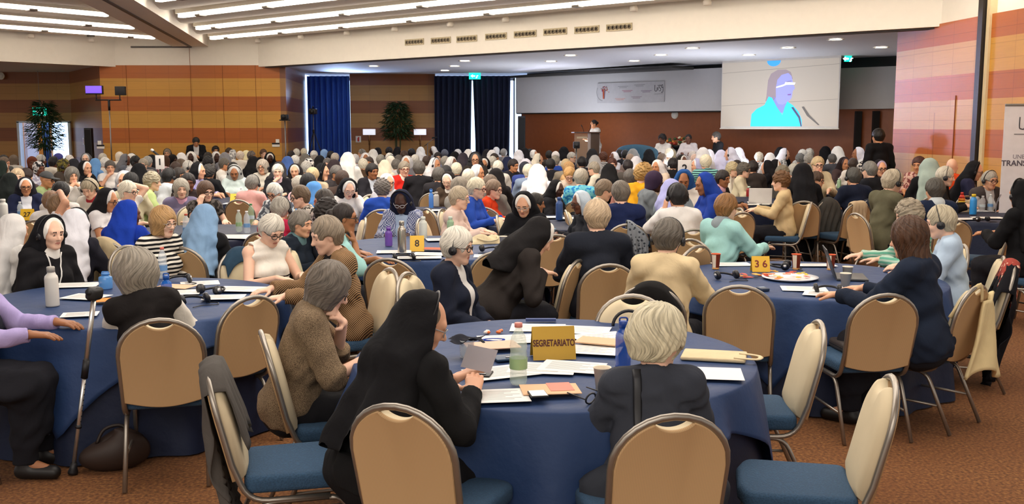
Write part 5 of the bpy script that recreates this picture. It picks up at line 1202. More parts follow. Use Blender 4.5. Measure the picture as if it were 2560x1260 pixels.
p = PZ(2125, 695, .752); r = thing('laptop', 'open dark laptop seen from the side on the number 36 table', 'laptop', p, D(78)); mk('base', box(-.16, .16, -.11, .11, 0, .016, .005), plain('3a3c40', .4), r); mk('lid', xf(box(-.16, .16, -.004, .004, 0, .22, .003), (0, .11, .014), (-.35, 0, 0)), plain('3a3c40', .4), r); mk('display', xf(box(-.15, .15, -.0052, -.0045, .01, .21), (0, .11, .014), (-.35, 0, 0)), plain('1a2430', .2), r, False)
# ---- number 8 table
tent(1043, 627, '8', .125, .135, 'yellow tent sign reading 8 beside the steel bottle', D(4), 'e6b52c', '2a1810', .62)
bottle(1005, 634, 0, .285, 'tall brushed steel bottle left of the number 8 sign', 'b4aea4', 'b4aea4', 'steel', .037); bottle(972, 615, 0, .17, 'purple sports bottle with handle at the number 8 table', '7a4ab8', '6a3aa6', 'tint', .035); bottle(1058, 596, 0, .215, 'white metal bottle behind the number 8 sign', 'd9dcd2', 'd9dcd2', 'solid', .04); bottle(1140, 582, 0, .20, 'green leaf-patterned bottle at the number 8 table', '9fbf9a', 'd8e4d4', 'solid', .035)
papercup(1258, 617, 'white paper cup right of the headphoned white-haired woman')
for x, y, w, d, rz, lab in ((985, 632, .3, .2, 5, 'white sheet left of the steel bottle'), (1075, 638, .3, .2, -8, 'white sheet in front of the number 8 sign'), (1040, 650, .4, .15, 4, 'white sheet at the near edge before number 8'), (1105, 602, .3, .2, 12, 'white sheet right behind number 8'), (1230, 640, .3, .2, 0, 'white sheet at the right edge of the number 8 table')): sheet(x, y, w, d, D(rz), lab)
sheet(1085, 626, .2, .14, D(-10), 'orange leaflet right of the number 8 sign', 'd8572a', 'leaflet', 'leaflet', .754, .002, False)
headset_on_table(1010, 642, .2, 'black headphones in front of the steel bottle'); headset_on_table(1225, 622, -.4, 'black headphones beside the cream bag of table 8')
p = PZ(1215, 607, .752); r = thing('tote_bag', 'crumpled cream cotton bag on the number 8 table', 'bag', p, .3); mk('body', grid(lambda u, v: (.2 * (u - .5) * 2, .1 * (v - .5) * 2, .07 * math.sin(math.pi * u) ** .6 * math.sin(math.pi * v) ** .6 * (1 + .3 * math.sin(14 * u + 6 * v))), 26, 18), cloth('d8c8a4'), r); mk('handle', tube(smoothpath([(-.1, -.05, .05), (-.02, -.12, .03), (.08, -.1, .04), (.1, -.03, .06)]), .008, 6), cloth('d8c8a4'), r)
# ---- tables farther back
tent(70, 550, '27', .15, .13, 'yellow tent sign reading 27 before the navy-jacketed nun', D(6), 'e6b52c', '2a1810', .6); tent(590, 507, '2', .15, .13, 'half hidden yellow tent sign behind the pink jacket', D(0), 'e6c040', '2a1810', .6); tent(248, 486, '', .15, .12, 'yellow tent sign behind the tousled woman', D(10), 'e6b52c', '2a1810', .6); 
bottle(52, 546, 0, .2, 'clear plastic bottle left of the number 27 sign', 'e6f0f6', 'd8dce0', w=.034); bottle(10, 548, 0, .24, 'white carton shaped bottle at the left edge', 'd8d6d0', 'd8d6d0', 'solid', .05)
for i, (x, y, w_, lab) in enumerate(((598, 580, .034, 'leftmost of the clear plastic bottles behind the light blue veil'), (618, 583, .034, 'middle clear plastic bottle behind the light blue veil'), (572, 520, .03, 'clear plastic bottle by the nun in pale mint'))): bottle(x, y, 0, .23, lab, 'e6f0f6' if i else 'dff0e0', 'e8e4e0', w=w_)
bottle(640, 560, 0, .235, 'green plastic bottle right of the clear bottles', 'b9d8b4', '3f8a4a', w=.036); bottle(467, 595, 0, .24, 'red-capped clear bottle left of the striped cardigan', 'e6f0f6', 'c8503a', w=.036)
bottle(921, 485, 0, .15, 'red cup on the table behind the blue jacket', 'c81e1e', 'c81e1e', 'solid', .045); bottle(1011, 478, 0, .27, 'pale grey metal bottle before the red jacket', 'bdb8a4', 'bdb8a4', 'solid', .036); bottle(1028, 484, 0, .2, 'short clear bottle beside the pale grey bottle', 'e6f0f6', 'd8dcd4', w=.03)
bottle(1078, 520, 0, .24, 'light blue plastic bottle before the nun in brown', '4f8fe0', '3f7fd0', 'tint', .032); bottle(1092, 515, 0, .2, 'grey metal cup beside the light blue bottle', 'b0aca6', 'b0aca6', 'solid', .04)
bottle(1398, 550, 0, .27, 'navy blue metal bottle before the smiling nun', '2f4f88', '2f4f88', 'solid', .042); bottle(1876, 490, 0, .16, 'red and mint bottle before the woman in black', '8f1f1f', 'bfe0d0', 'solid', .04); bottle(1918, 480, 0, .22, 'dark blue bottle left of the beige jacket', '23408c', 'c8d0e0', 'tint', .036)
bottle(2432, 536, 0, .255, 'bright blue bottle with yellow cap at the right table', '2f8fd8', 'e0c02a', 'solid', .042); bottle(2470, 527, 0, .22, 'clear plastic bottle held before the man in a vest', 'e6f0f6', 'e8ecf0', w=.034); bottle(2367, 515, 0, .2, 'clear square bottle left of the rainbow bottle', 'e6e6ea', 'd8d8dc', w=.036); bottle(2063, 490, 0, .26, 'clear bottle before the smiling woman in white', 'ece8ec', 'ece8ec', w=.034); bottle(2100, 468, 0, .18, 'green patterned bottle near the navy jacket', 'a8c8a0', 'd8e4d4', 'solid', .036)
bottle(2439, 483, 0, .30, 'dark red metal bottle at the right table', '8f1a1e', '8f1a1e', 'solid', .035)
p = PZ(2403, 525, .752); r = thing('water_bottle', 'rainbow striped bottle with red top at the right table', 'bottle', p); w = .042
for z0, z1, c in ((0, .05, '2a62b8'), (.05, .085, '2f8a4a'), (.085, .12, 'e8c030'), (.12, .155, 'e8862a'), (.155, .2, 'd83a2a')): mk('stripe', lathe([(.003, z0), (w, z0), (w if z0 < .155 else w * .5, z1), (.003, z1)], 16), plain(c, .4), r)
mk('cap', lathe([(.003, .2), (w * .5, .2), (w * .45, .235), (.003, .235)], 14), plain('c02a20', .4), r)
p = PZ(1898, 508, .752); r = thing('laptop', 'open white laptop seen from behind on the far table', 'laptop', p, D(172)); mk('base', box(-.16, .16, -.11, .11, 0, .016, .004), plain('dcd8d4', .4), r); mk('lid', xf(box(-.16, .16, -.004, .004, 0, .215, .003), (0, .11, .014), (-.2, 0, 0)), plain('dcd8d4', .4), r)
p = PZ(1940, 512, .752)
for x, y, w, d, rz, lab in ((590, 590, .3, .2, 4, 'white sheet by the clear bottles behind the light blue veil'), (630, 600, .3, .2, -8, 'white sheet right of the clear bottles'), (100, 548, .3, .2, 6, 'white sheet right of the number 27 sign'), (575, 512, .3, .2, 0, 'white sheet before the nun in pale mint'), (1100, 527, .35, .22, 4, 'white sheet before the nun in brown'), (1050, 532, .3, .2, -6, 'white sheet left of the light blue bottle'), (1165, 530, .3, .2, 10, 'cream sheet right of the folded hands'), (1370, 545, .3, .2, 4, 'white sheet left of the navy blue bottle'), (1430, 548, .35, .22, -4, 'white sheet right of the navy blue bottle'),
    (1900, 520, .3, .2, 3, 'cream sheet before the white laptop'), (1930, 512, .3, .2, -9, 'white sheet right of the white laptop'), (2400, 548, .35, .22, 5, 'white sheet left of the bright blue bottle'), (2470, 545, .35, .22, -5, 'white sheet right of the bright blue bottle'), (2085, 481, .3, .2, 0, 'white sheet at the table near the standing man')): sheet(x, y, w, d, D(rz), lab)
for x, y, a, lab in ((1060, 527, .3, 'black headphones by the light blue bottle'), (1915, 516, .2, 'black headphones before the white laptop'), (75, 560, 0, 'dark glasses case below the number 27 sign'), (2455, 548, .4, 'black headphones right of the bright blue bottle')): headset_on_table(x, y, a, lab)
# ---- chairs standing empty or seen by themselves
chair_at(510, 903, 104, 'empty banquet chair with a grey cardigan hung over it, front left')
chair_at(634, 738, 232, 'empty banquet chair turned towards the left table, right of the grey bob')
chair_at(970, 645, 166, 'empty banquet chair with its back to us before the number 8 sign')
chair_at(1243, 627, 196, 'banquet chair behind the headphoned white-haired woman, back to us')
chair_at(1450, 648, 246, 'banquet chair turned left beside the man in the dark suit')
chair_at(1583, 733, -8, 'cream-fronted banquet chair facing us behind the front table')
chair_at(1850, 712, 168, 'empty banquet chair with its back to us at the number 36 table, left')
chair_at(2222, 733, 186, 'banquet chair with a closed dark case on its seat')
chair_at(2058, 800, 266, 'empty banquet chair facing left at the right of the front table')
chair_at(2243, 938, 259, 'empty banquet chair facing left, nearest at the lower right')
chair_at(2452, 712, 222, 'banquet chair with a cream tote bag hanging from its back')
chair_at(2545, 545, 236, 'banquet chair cut by the right edge of the picture')
chair_at(2540, 655, 250, 'banquet chair hung with a black coat and patterned scarf at the right edge')
chair_at(397, 795, 194, 'banquet chair carrying the woman with the grey bob, back to us')
chair_at(985, 1010, 156, 'banquet chair of the reading nun, nearest left, back to us')
chair_at(1690, 1035, 190, 'banquet chair of the white-haired woman, nearest right, back to us')
chair_at(645, 826, 108, 'banquet chair of the woman in the tweed jacket')
chair_at(2078, 497, 205, 'banquet chair draped with a grey shawl beside the aisle')
chair_at(2150, 505, 200, 'banquet chair with a beige sweater knotted on its back')
chair_at(1750, 612, 222, 'small cream banquet chair behind the orange cup')
chair_at(1858, 530, 205, 'cream banquet chair behind the chestnut-haired woman')
chair_at(2388, 428, 0, 'cream banquet chair front beside the bald man')
chair_at(1390, 585, 200, 'cream banquet chair back behind the black nun bending down')
chair_at(1240, 462, 215, 'cream banquet chair beyond the red jacket woman')
chair_at(1080, 470, 150, 'dark-seated banquet chair left of the nun in brown')
# ---- cloths hung over chairs
def drape_on(ch, w, front, back, colr, label, name, cat, seed=0, skew=0, pat='', h2=None, x0=0, flare=.35):
    """cloth over the top of a chair back: front flap, over the frame, long back flap with folds"""
    rnd = random.Random(seed); ph = rnd.uniform(0, 6)
    def fn(u, v):
        x = (u - .5) * w; L = front + back; s = v * L; top = .482
        if s < front: h, y = top - (front - s), .062
        else: h, y = top - (s - front), -.034
        k = abs(s - front)
        if k < .05: a = (s - front) / .05; y = .014 - .048 * a if a > 0 else .014 - .048 * a; h = top + .022 * (1 - a * a)
        xx = x * (1 + (flare * -.25) * max(0, min(1, k / .6)) if name == 'cardigan' else 1) + x0 + skew * k
        arc = .19 * (abs(xx) / .205) ** 2.2 if abs(xx) < .3 else .24
        h -= min(arc, .26) * max(0, 1 - k * 1.2)
        fo = (.016 + .03 * min(1, k / .4)) * math.sin(u * 13 + ph + 2 * math.sin(k * 5 + ph)) * min(1, k * 5)
        if y < 0: y -= abs(fo) * 1.2 + .01 * min(1, k * 3)
        else: y += abs(fo) * .6
        h2_ = h + .05 * math.sin(u * 7 + ph) * v * (1 if back > .3 else .3)
        q = bk(xx, h2_, y)
        if y < 0 and h2_ < .1: q = (q[0], q[1], max(q[2], .02))
        return q
    o = mk(name, grid(fn, 36, 40), cloth(colr, pat, h2) if pat else cloth(colr)); solid(o, .006); o.location = ch.location; o.rotation_euler = ch.rotation_euler; return tag(o, label, cat)
CB = {c['label']: c for c in CHAIRS}
def cb(s): return next(c for k, c in CB.items() if s in k)
drape_on(cb('grey cardigan'), .34, .30, .82, '57534f', 'grey cardigan hanging down the back of the front left chair', 'cardigan', 'cardigan', 1, -.05)
drape_on(cb('grey shawl'), .40, .2, .72, '4c4a47', 'charcoal grey shawl hanging over the aisle chair', 'shawl', 'shawl', 2)
drape_on(cb('beige sweater'), .22, .18, .60, 'bfa98a', 'beige knitted sweater hanging from the chair back', 'sweater', 'sweater', 3)
drape_on(cb('black coat'), .44, .2, .86, '16151a', 'black coat hanging over the chair at the right edge', 'coat', 'coat', 4)
drape_on(cb('black coat'), .30, .12, .26, 'a0443a', 'red and cream patterned scarf laid over the black coat', 'scarf', 'scarf', 5, 0, 'dots', 'd8b8a0', .02)
# tote bag tied to the chair
ch = cb('cream tote bag'); r = thing('tote_bag', 'pale cream cotton tote bag hanging from the chair at the right', 'bag', ch.location, ch.rotation_euler.z)
def tf(u, v):
    x = .10 + (u - .5) * (.10 + .34 * v ** .8); return (x, -.335 - .05 * math.sin(math.pi * u) * v - .02 * math.sin(u * 9 + 4 * v) * v, .80 - .46 * v + .05 * math.sin(5 * u) * v)
o = mk('body', grid(tf, 26, 22), cloth('dcc898'), r); solid(o, .02); mk('handle', tube(smoothpath([(.03, -.33, .80), (.0, -.33, .90), (-.12, -.30, .84), (-.19, -.28, .78), (-.21, -.25, .72)]), .012, 6, sq=(1.5, .5)), cloth('dcc898'), r); mk('handle', tube(smoothpath([(.14, -.33, .79), (.18, -.32, .84), (.21, -.29, .76), (.20, -.25, .70)]), .012, 6, sq=(1.5, .5)), cloth('dcc898'), r)
ch = cb('closed dark case'); r = thing('laptop_case', 'closed dark grey case lying on the chair seat', 'case', (ch.location.x, ch.location.y, .476), ch.rotation_euler.z); q = rotz(ch.rotation_euler.z) @ V3(.10, .10, 0); r.location.x += q[0]; r.location.y += q[1]
mk('shell', slab([(-.2, -.14), (.2, -.14), (.2, .14), (-.2, .14)], 0, .06, .02, .03), plain('3d3530', .45), r); mk('zip_seam', slab([(-.202, -.142), (.202, -.142), (.202, .142), (-.202, .142)], .028, .034, .002, .03), plain('1e1a18', .5), r)
p = PZ(1560, 768, .9); tag(mk('headset', tube([(.085 * math.cos(a), 0, .085 * math.sin(a)) for a in [math.pi * i / 14 for i in range(15)]], .009, 6), BLK, None, True, tuple(PZ(1571, 815, .76)), 0), 'black headphone band standing behind the blue bottle', 'headset')
p = PZ(290, 1172, .0); r = thing('handbag', 'slumped dark brown bag on the carpet beside the crutch', 'bag', p, .3)
mk('body', grid(lambda u, v: (.17 * math.cos(6.283 * u) * math.sin(math.pi * min(v, .999)) ** .7 * (1 + .1 * math.sin(14 * u)), .10 * math.sin(6.283 * u) * math.sin(math.pi * min(v, .999)) ** .7, .0 + .19 * (1 - math.cos(math.pi * v)) / 2 * (1 + .18 * math.sin(9 * u))), 40, 14, True), plain('2c1d16', .6), r); mk('handle', tube(smoothpath([(-.09, 0, .15), (-.05, .02, .22), (.04, .03, .23), (.09, 0, .16)]), .009, 6), plain('221610', .6), r)
# crutch leaning on the left table
a, b = PZ(182, 1183, .01), None; bt = PZ(236, 735, .99); r = thing('crutch', 'silver forearm crutch with black grip leaning on the left table', 'crutch', a)
v = Vector(bt) - Vector(a); L = v.length; r.rotation_euler = v.to_track_quat('Z', 'Y').to_euler()
mk('lower_tube', tube([(0, 0, .05), (0, 0, L * .58)], .011, 10), metal('d8d6d2', .25), r); mk('upper_tube', tube([(0, 0, L * .56), (0, 0, L)], .0135, 10), metal('d8d6d2', .25), r); mk('rubber_tip', lathe([(.026, 0), (.026, .012), (.02, .03), (.016, .06), (.004, .06)], 14), BLK, r); mk('collar', tube([(0, 0, L * .54), (0, 0, L * .64)], .018, 10), BLK, r); mk('clip', tube([(0, 0, L * .26), (0, 0, L * .275)], .017, 10), BLK, r)
mk('grip', tube([(0, 0, L * .99), (0, 0, L + .012), (-.0, -.02, L + .02)], .02, 10), BLK, r); mk('handle', join(xf(box(-.045, .045, -.03, .03, L - .03, L + .035, .018), (0, 0, 0)), tube([(0, 0, L), (-.05, .0, L + .02)], .018, 8)), plain('1a1a1c', .5), r)
mk('adjustment_hole', join(*[xf(lathe([(.001, 0), (.004, 0), (.004, .0125), (.001, .0125)], 6), (0, 0, L * (.3 + .03 * k)), (math.pi / 2, 0, 0)) for k in range(9)]), BLK, r)
# ---------------------------------------------------------------- everyone in the hall
NEAR = '''
335 640 200 b:8d8578 t:1f1c1c !hv=2.1 !d=5.5 !rl=-10 !lean=14 !ch=0 !aL=t !aR=t vs:d8d4cc lo:1a1719 | woman with grey bob in a black waistcoat, back to us beside the crutch
128 543 58 v:18181c/f0ece4 t:1c1b1e cl:eeeae2 sk0 hs ly !d=7.1 a:LL | nun in black veil and white band with headphones, upright at the left table
-62 600 92 s:3a3430 t:1c1d2a vs:b4a6d8 sk3 gl !d=5.2 !ch=1 !lw=2.3 !w=1.2 a:tt | person in dark vest and lilac sleeves cut by the left edge
410 519 62 b:b08a5a t:efe9dc/stripe/17171a sk0 gl:b0a090 !d=7.75 a:LL | blonde woman in a black and white striped cardigan
688 539 48 s:cfc8ba t:ece6da/low/26201e !sl=n sk0 gl !d=7.35 !hp=28 a:TT !w=1.12 | white-haired woman in sleeveless white top looking down at the left table
755 527 68 s:7d756b t:1e2632 !d=8.2 cl:5f7c80 sk1 | grey-haired woman in navy with a teal scarf behind the striped shirt
805 543 -62 s:8a7c6a jk:b08c64/pin/2a1f16 t:1a1718 sk0 ly !d=6.45 a:tt !hp=14 !w=1.08 | woman in brown striped shirt writing at the left table
845 660 104 b:6f665c jk:9c866a/tweed/43362a t:17161a sk0 gl !sl=3 !d=4.75 !ch=0 !hp=22 !lean=16 !aL=F !aR=.12,.42,.80,-.2,1,0 lo:1a1a1e | woman in tweed jacket resting her chin on her hand
1084 735 138 v:17171a t:18181a cl:f2eee8 sk1 gl:9a9a9a hs !d=3.88 !ch=0 !hp=20 !hy=-36 !lean=14 !vw=1.1 !vb=.66 !aR=.15,.36,.83,-.6,.7,.45 !aL=-.05,.44,.84,.5,.8,.4 lo:151416 !w=1.34 !lw=1.75 | nun in black veil and habit reading a leaflet at the front table
1655 778 182 s:d2c9ac !hv=2.0 !vw=1 t:3a3e48 sk0 gl !d=3.8 !hy=-58 !ch=0 !hp=10 a:TT lo:343841 !w=1.28 !lw=1.7 !hsz=1.08 | white-haired woman in charcoal jacket, back to us at the front table
1148 573 72 s:d8d2c4 jk:1c2130 t:dcdad6 sk0 hs gl !d=6.35 !lean=2 !hp=8 a:LL !w=1.25 !hv=1.4 | white-haired woman in navy jacket with headphones behind the front table
1372 548 112 w:1a1819/e6e2da t:2a2523 sk0 !lean=34 !hp=26 !d=7.1 a:TT !w=1.1 | nun in dark brown-black habit bending down beside the dark suit
1491 500 188 s:b8a184 t:20242e sk0 !nc=1 !d=7.3 !lean=6 !w=1.12 a:TT lo:1a1c24 | man with short fair hair in a dark suit, back to us
1551 453 184 s:6f665c t:1d2850 sk0 !d=10.2 !nc=1 | man with brown-grey hair in a navy jacket behind the dark suit
1672 548 158 s:5e574e t:d6c098 sk0 hs !d=6.35 !hp=10 !aR=t | person in cream hooded top with headphones, back to us
1820 485 128 s:8a6238 t:a3d3d0 sk0 !d=8.7 !aR=t cl:8f9aa0 | chestnut-haired woman in a mint cardigan at the number 36 table
1693 460 192 s:1c1a1c t:e9e5e2 hs sk1 !d=9.7 !aL=P | person with black bowl hair and headphones in a white shirt
1755 434 -82 v:20409a t:1f3c94 sk3 !d=11.6 !hp=14 | nun in royal blue veil and dress in profile facing left
1710 427 -12 w:24508f t:e2dcd4 sk3 !d=12.8 !hp=22 | nun in blue headwrap looking down beside the royal blue nun
1680 450 150 v:a9abdc t:7d8890 sk1 !d=11.2 !lean=18 !rl=-14 | nun in lilac veil and grey dress leaning left
1640 429 98 k:3a2c42/e6e0de t:6d7378 sk5 gl !d=12.2 !lean=14 | dark-skinned nun in purple cap with white band and grey jacket
1613 410 120 c:b08a50 t:d69a1c sk0 !d=12.6 | curly blonde woman in a mustard jacket
2265 543 226 l:4a2f1c t:1c2536 sk1 !d=6.0 !ch=0 !hp=10 !aL=t !aR=t !w=1.08 | woman with long brown hair in navy shirt typing on the laptop
2345 515 248 s:b8ac92 t:b4c8dc sk0 hs !d=7.45 !hp=12 a:TT | grey-haired man with headphones in a pale blue shirt
2265 503 262 c:a0937e t:b8d0c0/stripe/6ab098 sk0 !d=8.1 !hp=14 !aR=t | curly grey-haired person with striped mint sleeves behind the brown-haired woman
863 506 100 n:2a2321 t:9fcfcb sk3 gl !d=7.85 !aR=C !aL=T !sl=3 !hp=4 | woman in a mint sweater with dark bun resting her chin on her hand
823 500 80 c:2a2422 t:22242c sk3 !d=8.5 | person with dark curls just behind the mint sweater
1000 478 -6 v:1a2038 t:a8bcd8 jk:35477c/check/c4c9da sk5 gl:c8c8cc hs !d=10.3 !hp=26 a:TT | dark-skinned nun in navy veil and blue checked cardigan looking down
1152 467 78 s:b5a58c t:e2c8bc sk0 gl:b0a8a0 !d=10.2 !w=1.1 | woman with short fair-grey hair in a pale pink jacket
1195 445 72 s:d6cdb4 t:2b4fb0 sk0 gl:5a1a20 !d=11.4 | white-haired woman in royal blue blazer with dark red glasses
1237 450 66 s:7f6a58 t:d5401c sk0 gl:5a2a20 !d=12.0 a:XX | brown-haired woman in a bright red-orange jacket
1307 483 -14 v:16161a/efeae2 t:1a1a1e sk1 gl:b0a8a0 !d=9.8 !hp=20 !lean=14 a:TT | smiling nun in black veil with thin white band, looking down
1343 488 88 s:2a2725 t:7fb8d0 sk3 !d=10.7 | dark-haired person in light blue in profile beside the smiling nun
1397 452 58 v:17171a/f0ece6 t:1b1b1f cl:dcdcd8 sk5 !d=12.75 !hp=14 | smiling dark-skinned nun in black veil behind the navy blue bottle
1445 480 -72 v:c3d0dc/eef0f0 t:23252c sk4 gl !d=10.3 !hp=14 | dark-skinned nun in pale grey-blue veil and patterned dark shawl
1518 450 92 s:7d6a56 t:c8d6c8/floral/6f9a88 sk1 !d=11.4 !hp=16 | brown-haired person in green and white pattern leaning to the navy jacket
63 445 30 w:23232b/efe9e6 t:dfe2ea jk:1e2440 sk2 gl ly !d=12.95 | nun in white band and navy jacket behind a yellow sign at the left
275 473 84 v:1e1d20/e9e6e2 t:eae8ea sk2 gl !d=10.2 !hp=14 !sl=s | nun in black veil with glasses and white short-sleeved blouse
322 453 80 s:e0d8c4 t:e6e4e0 sk0 gl:1a1a1a !d=11.3 !sl=s !aL=H | white-haired woman in sunglasses with an arm behind her head
150 486 112 s:8a6f54 t:e6e6ea sk1 !d=9.5 !aR=Q !sl=s | brown-haired woman with a bare arm laid over her head
128 478 185 s:8a6c54 t:e6e4e4 sk1 !d=10.6 !sl=s | person with short brown hair in white left of the raised arm
325 503 172 v:1f43b4 t:1e3fae sk4 !d=8.7 !hy=-42 !w=1.12 | nun in bright royal blue veil and dress, back to us
190 525 176 v:e8e8f0 t:23232d sk2 hs !d=8.0 | nun in white veil and dark jacket, second white veil from the left
38 538 150 v:e0dedc t:dedcd8 sk2 !d=7.35 !w=1.1 | nun in white veil and white habit at the left edge
515 513 168 v:86a8cc/dfe6ec t:1a1a1d sk2 !d=8.3 | nun in light denim blue veil and black dress, back to us
452 449 24 b:a59e90 t:7a7390 cl:d2a0b8 sk0 hs !d=12.1 a:BB | woman with grey bob and headphones in a lilac cardigan
515 455 42 b:5c4332 t:5a5450/floral/26221f sk0 gl !d=11.7 !aR=G !sl=s | brown-haired woman raising a hand to her glasses
680 459 -22 s:dcd8cc t:5a5f68/floral/d0d4d4 sk1 gl:221a1a !d=11.7 !hp=22 | white-haired woman in big dark glasses and a patterned top
745 465 -66 s:6a5844 t:c8c0b4/floral/3a3632 sk0 gl !d=10.6 !hp=10 | person with swept brown hair in patterned shirt facing left
702 493 170 s:a8a296 t:b8284a sk1 hs !d=9.4 | grey-haired person with headphones in red, back to us
805 474 -78 s:4c4641 t:b9b4d8 sk1 hs gl:b03a30 !d=10.3 | dark grey-haired woman with headphones in lilac facing left
873 449 26 v:1c1c20/f2efe8 t:e9e6e0 cl:ece9e2 sk0 hs gl:b0a8a0 !d=12.1 !hp=26 !aL=P | old nun in black veil and white cape holding a phone to her ear
955 449 186 c:6f6964 t:2a50b4 sk0 !d=11.9 | curly grey-haired woman in royal blue jacket, back to us
1950 430 252 c:6b4a2c t:cbb48a sk0 !d=12.7 !ch=1 !lean=4 | woman with curly brown hair in a beige jacket in profile
2045 430 60 f:4a382c t:e2ded6 sk1 gl !d=14.0 | laughing woman with short dark hair and glasses in white
2007 411 168 v:16161a t:17171b sk1 hs !d=13.2 !w=1.1 | nun in long black veil with headphones, back to us beside the beige jacket
2132 420 196 s:4a4946 t:1b2236 sk1 hs !d=13.4 !nc=1 | man with dark grey hair and headphones in a navy jacket, back to us
2172 404 214 s:7d7b76 t:1d1f26 sk0 !d=14.6 !nc=1 | grey-haired man in black jacket turned half away, right of the navy jacket
2203 401 8 v:1c1a20/b8a8c4 t:1d2030 sk1 gl !d=15.6 | nun in black veil with lilac band and glasses facing us
2238 425 106 s:b0a48e t:5f5c48 sk0 hs gl !d=11.1 !hp=12 !nc=1 | grey-haired person with headphones in an olive shirt
2336 446 186 s:4e4a44 t:1f2a44 sk1 !d=10.6 cl:c8d0d4 | person with short dark grey hair in navy, back to us at the right
2368 417 66 s:c6bfae t:1a1a1c sk0 hs !d=12.95 | silver-haired woman with black headphones in a black coat
2381 395 150 z:000000 t:d1481c sk0 !d=14.9 !nc=1 | bald man in an orange-red sweater
2445 405 62 v:1a1a1e t:e8e4e0 jk:2a2c48 sk1 gl:6a6a6a hs !d=14.2 !hp=16 | nun in black veil with headphones and navy cardigan by the right wall
2478 428 14 s:a8a296 t:4a4444 vs:c8ccd0 sk1 hs gl:4a3028 !d=13.3 !nc=1 a:BB | grey-haired man with headphones and glasses in a dark vest
2552 452 206 v:121214 t:131316 sk2 !d=9.3 hs !w=1.2 | large figure in black veil and habit cut by the right edge
2323 393 170 v:9fb0a8 t:17171a sk2 !d=14.1 !w=1.1 | person in sage green headcloth and black dress, back to us
2297 392 -40 s:4a2c26 t:dcb8a8/floral/8a4a4a sk2 !d=15.6 | person with dark reddish hair resting against a hand beside the green headcloth
1118 432 -18 v:241f1e/f2eee6 t:4a3c30 cl:ece6dc sk0 gl:c0a890 ly !d=14.0 !hp=20 a:BB | nun in white band and brown scapular looking down at her table
970 436 42 w:c9cbd2/eeeef0 t:c4c4cc sk1 gl !d=13.65 | nun in white veil with dark glasses beside the blue jacket
217 448 -8 s:a99c84 t:cfc8bc cl:a8323a sk0 hs !hp=26 | tousled grey-blonde woman with headphones looking down
383 432 110 c:aaa088 t:b9cc8a sk0 | curly grey-haired woman in a lime green jacket
'''
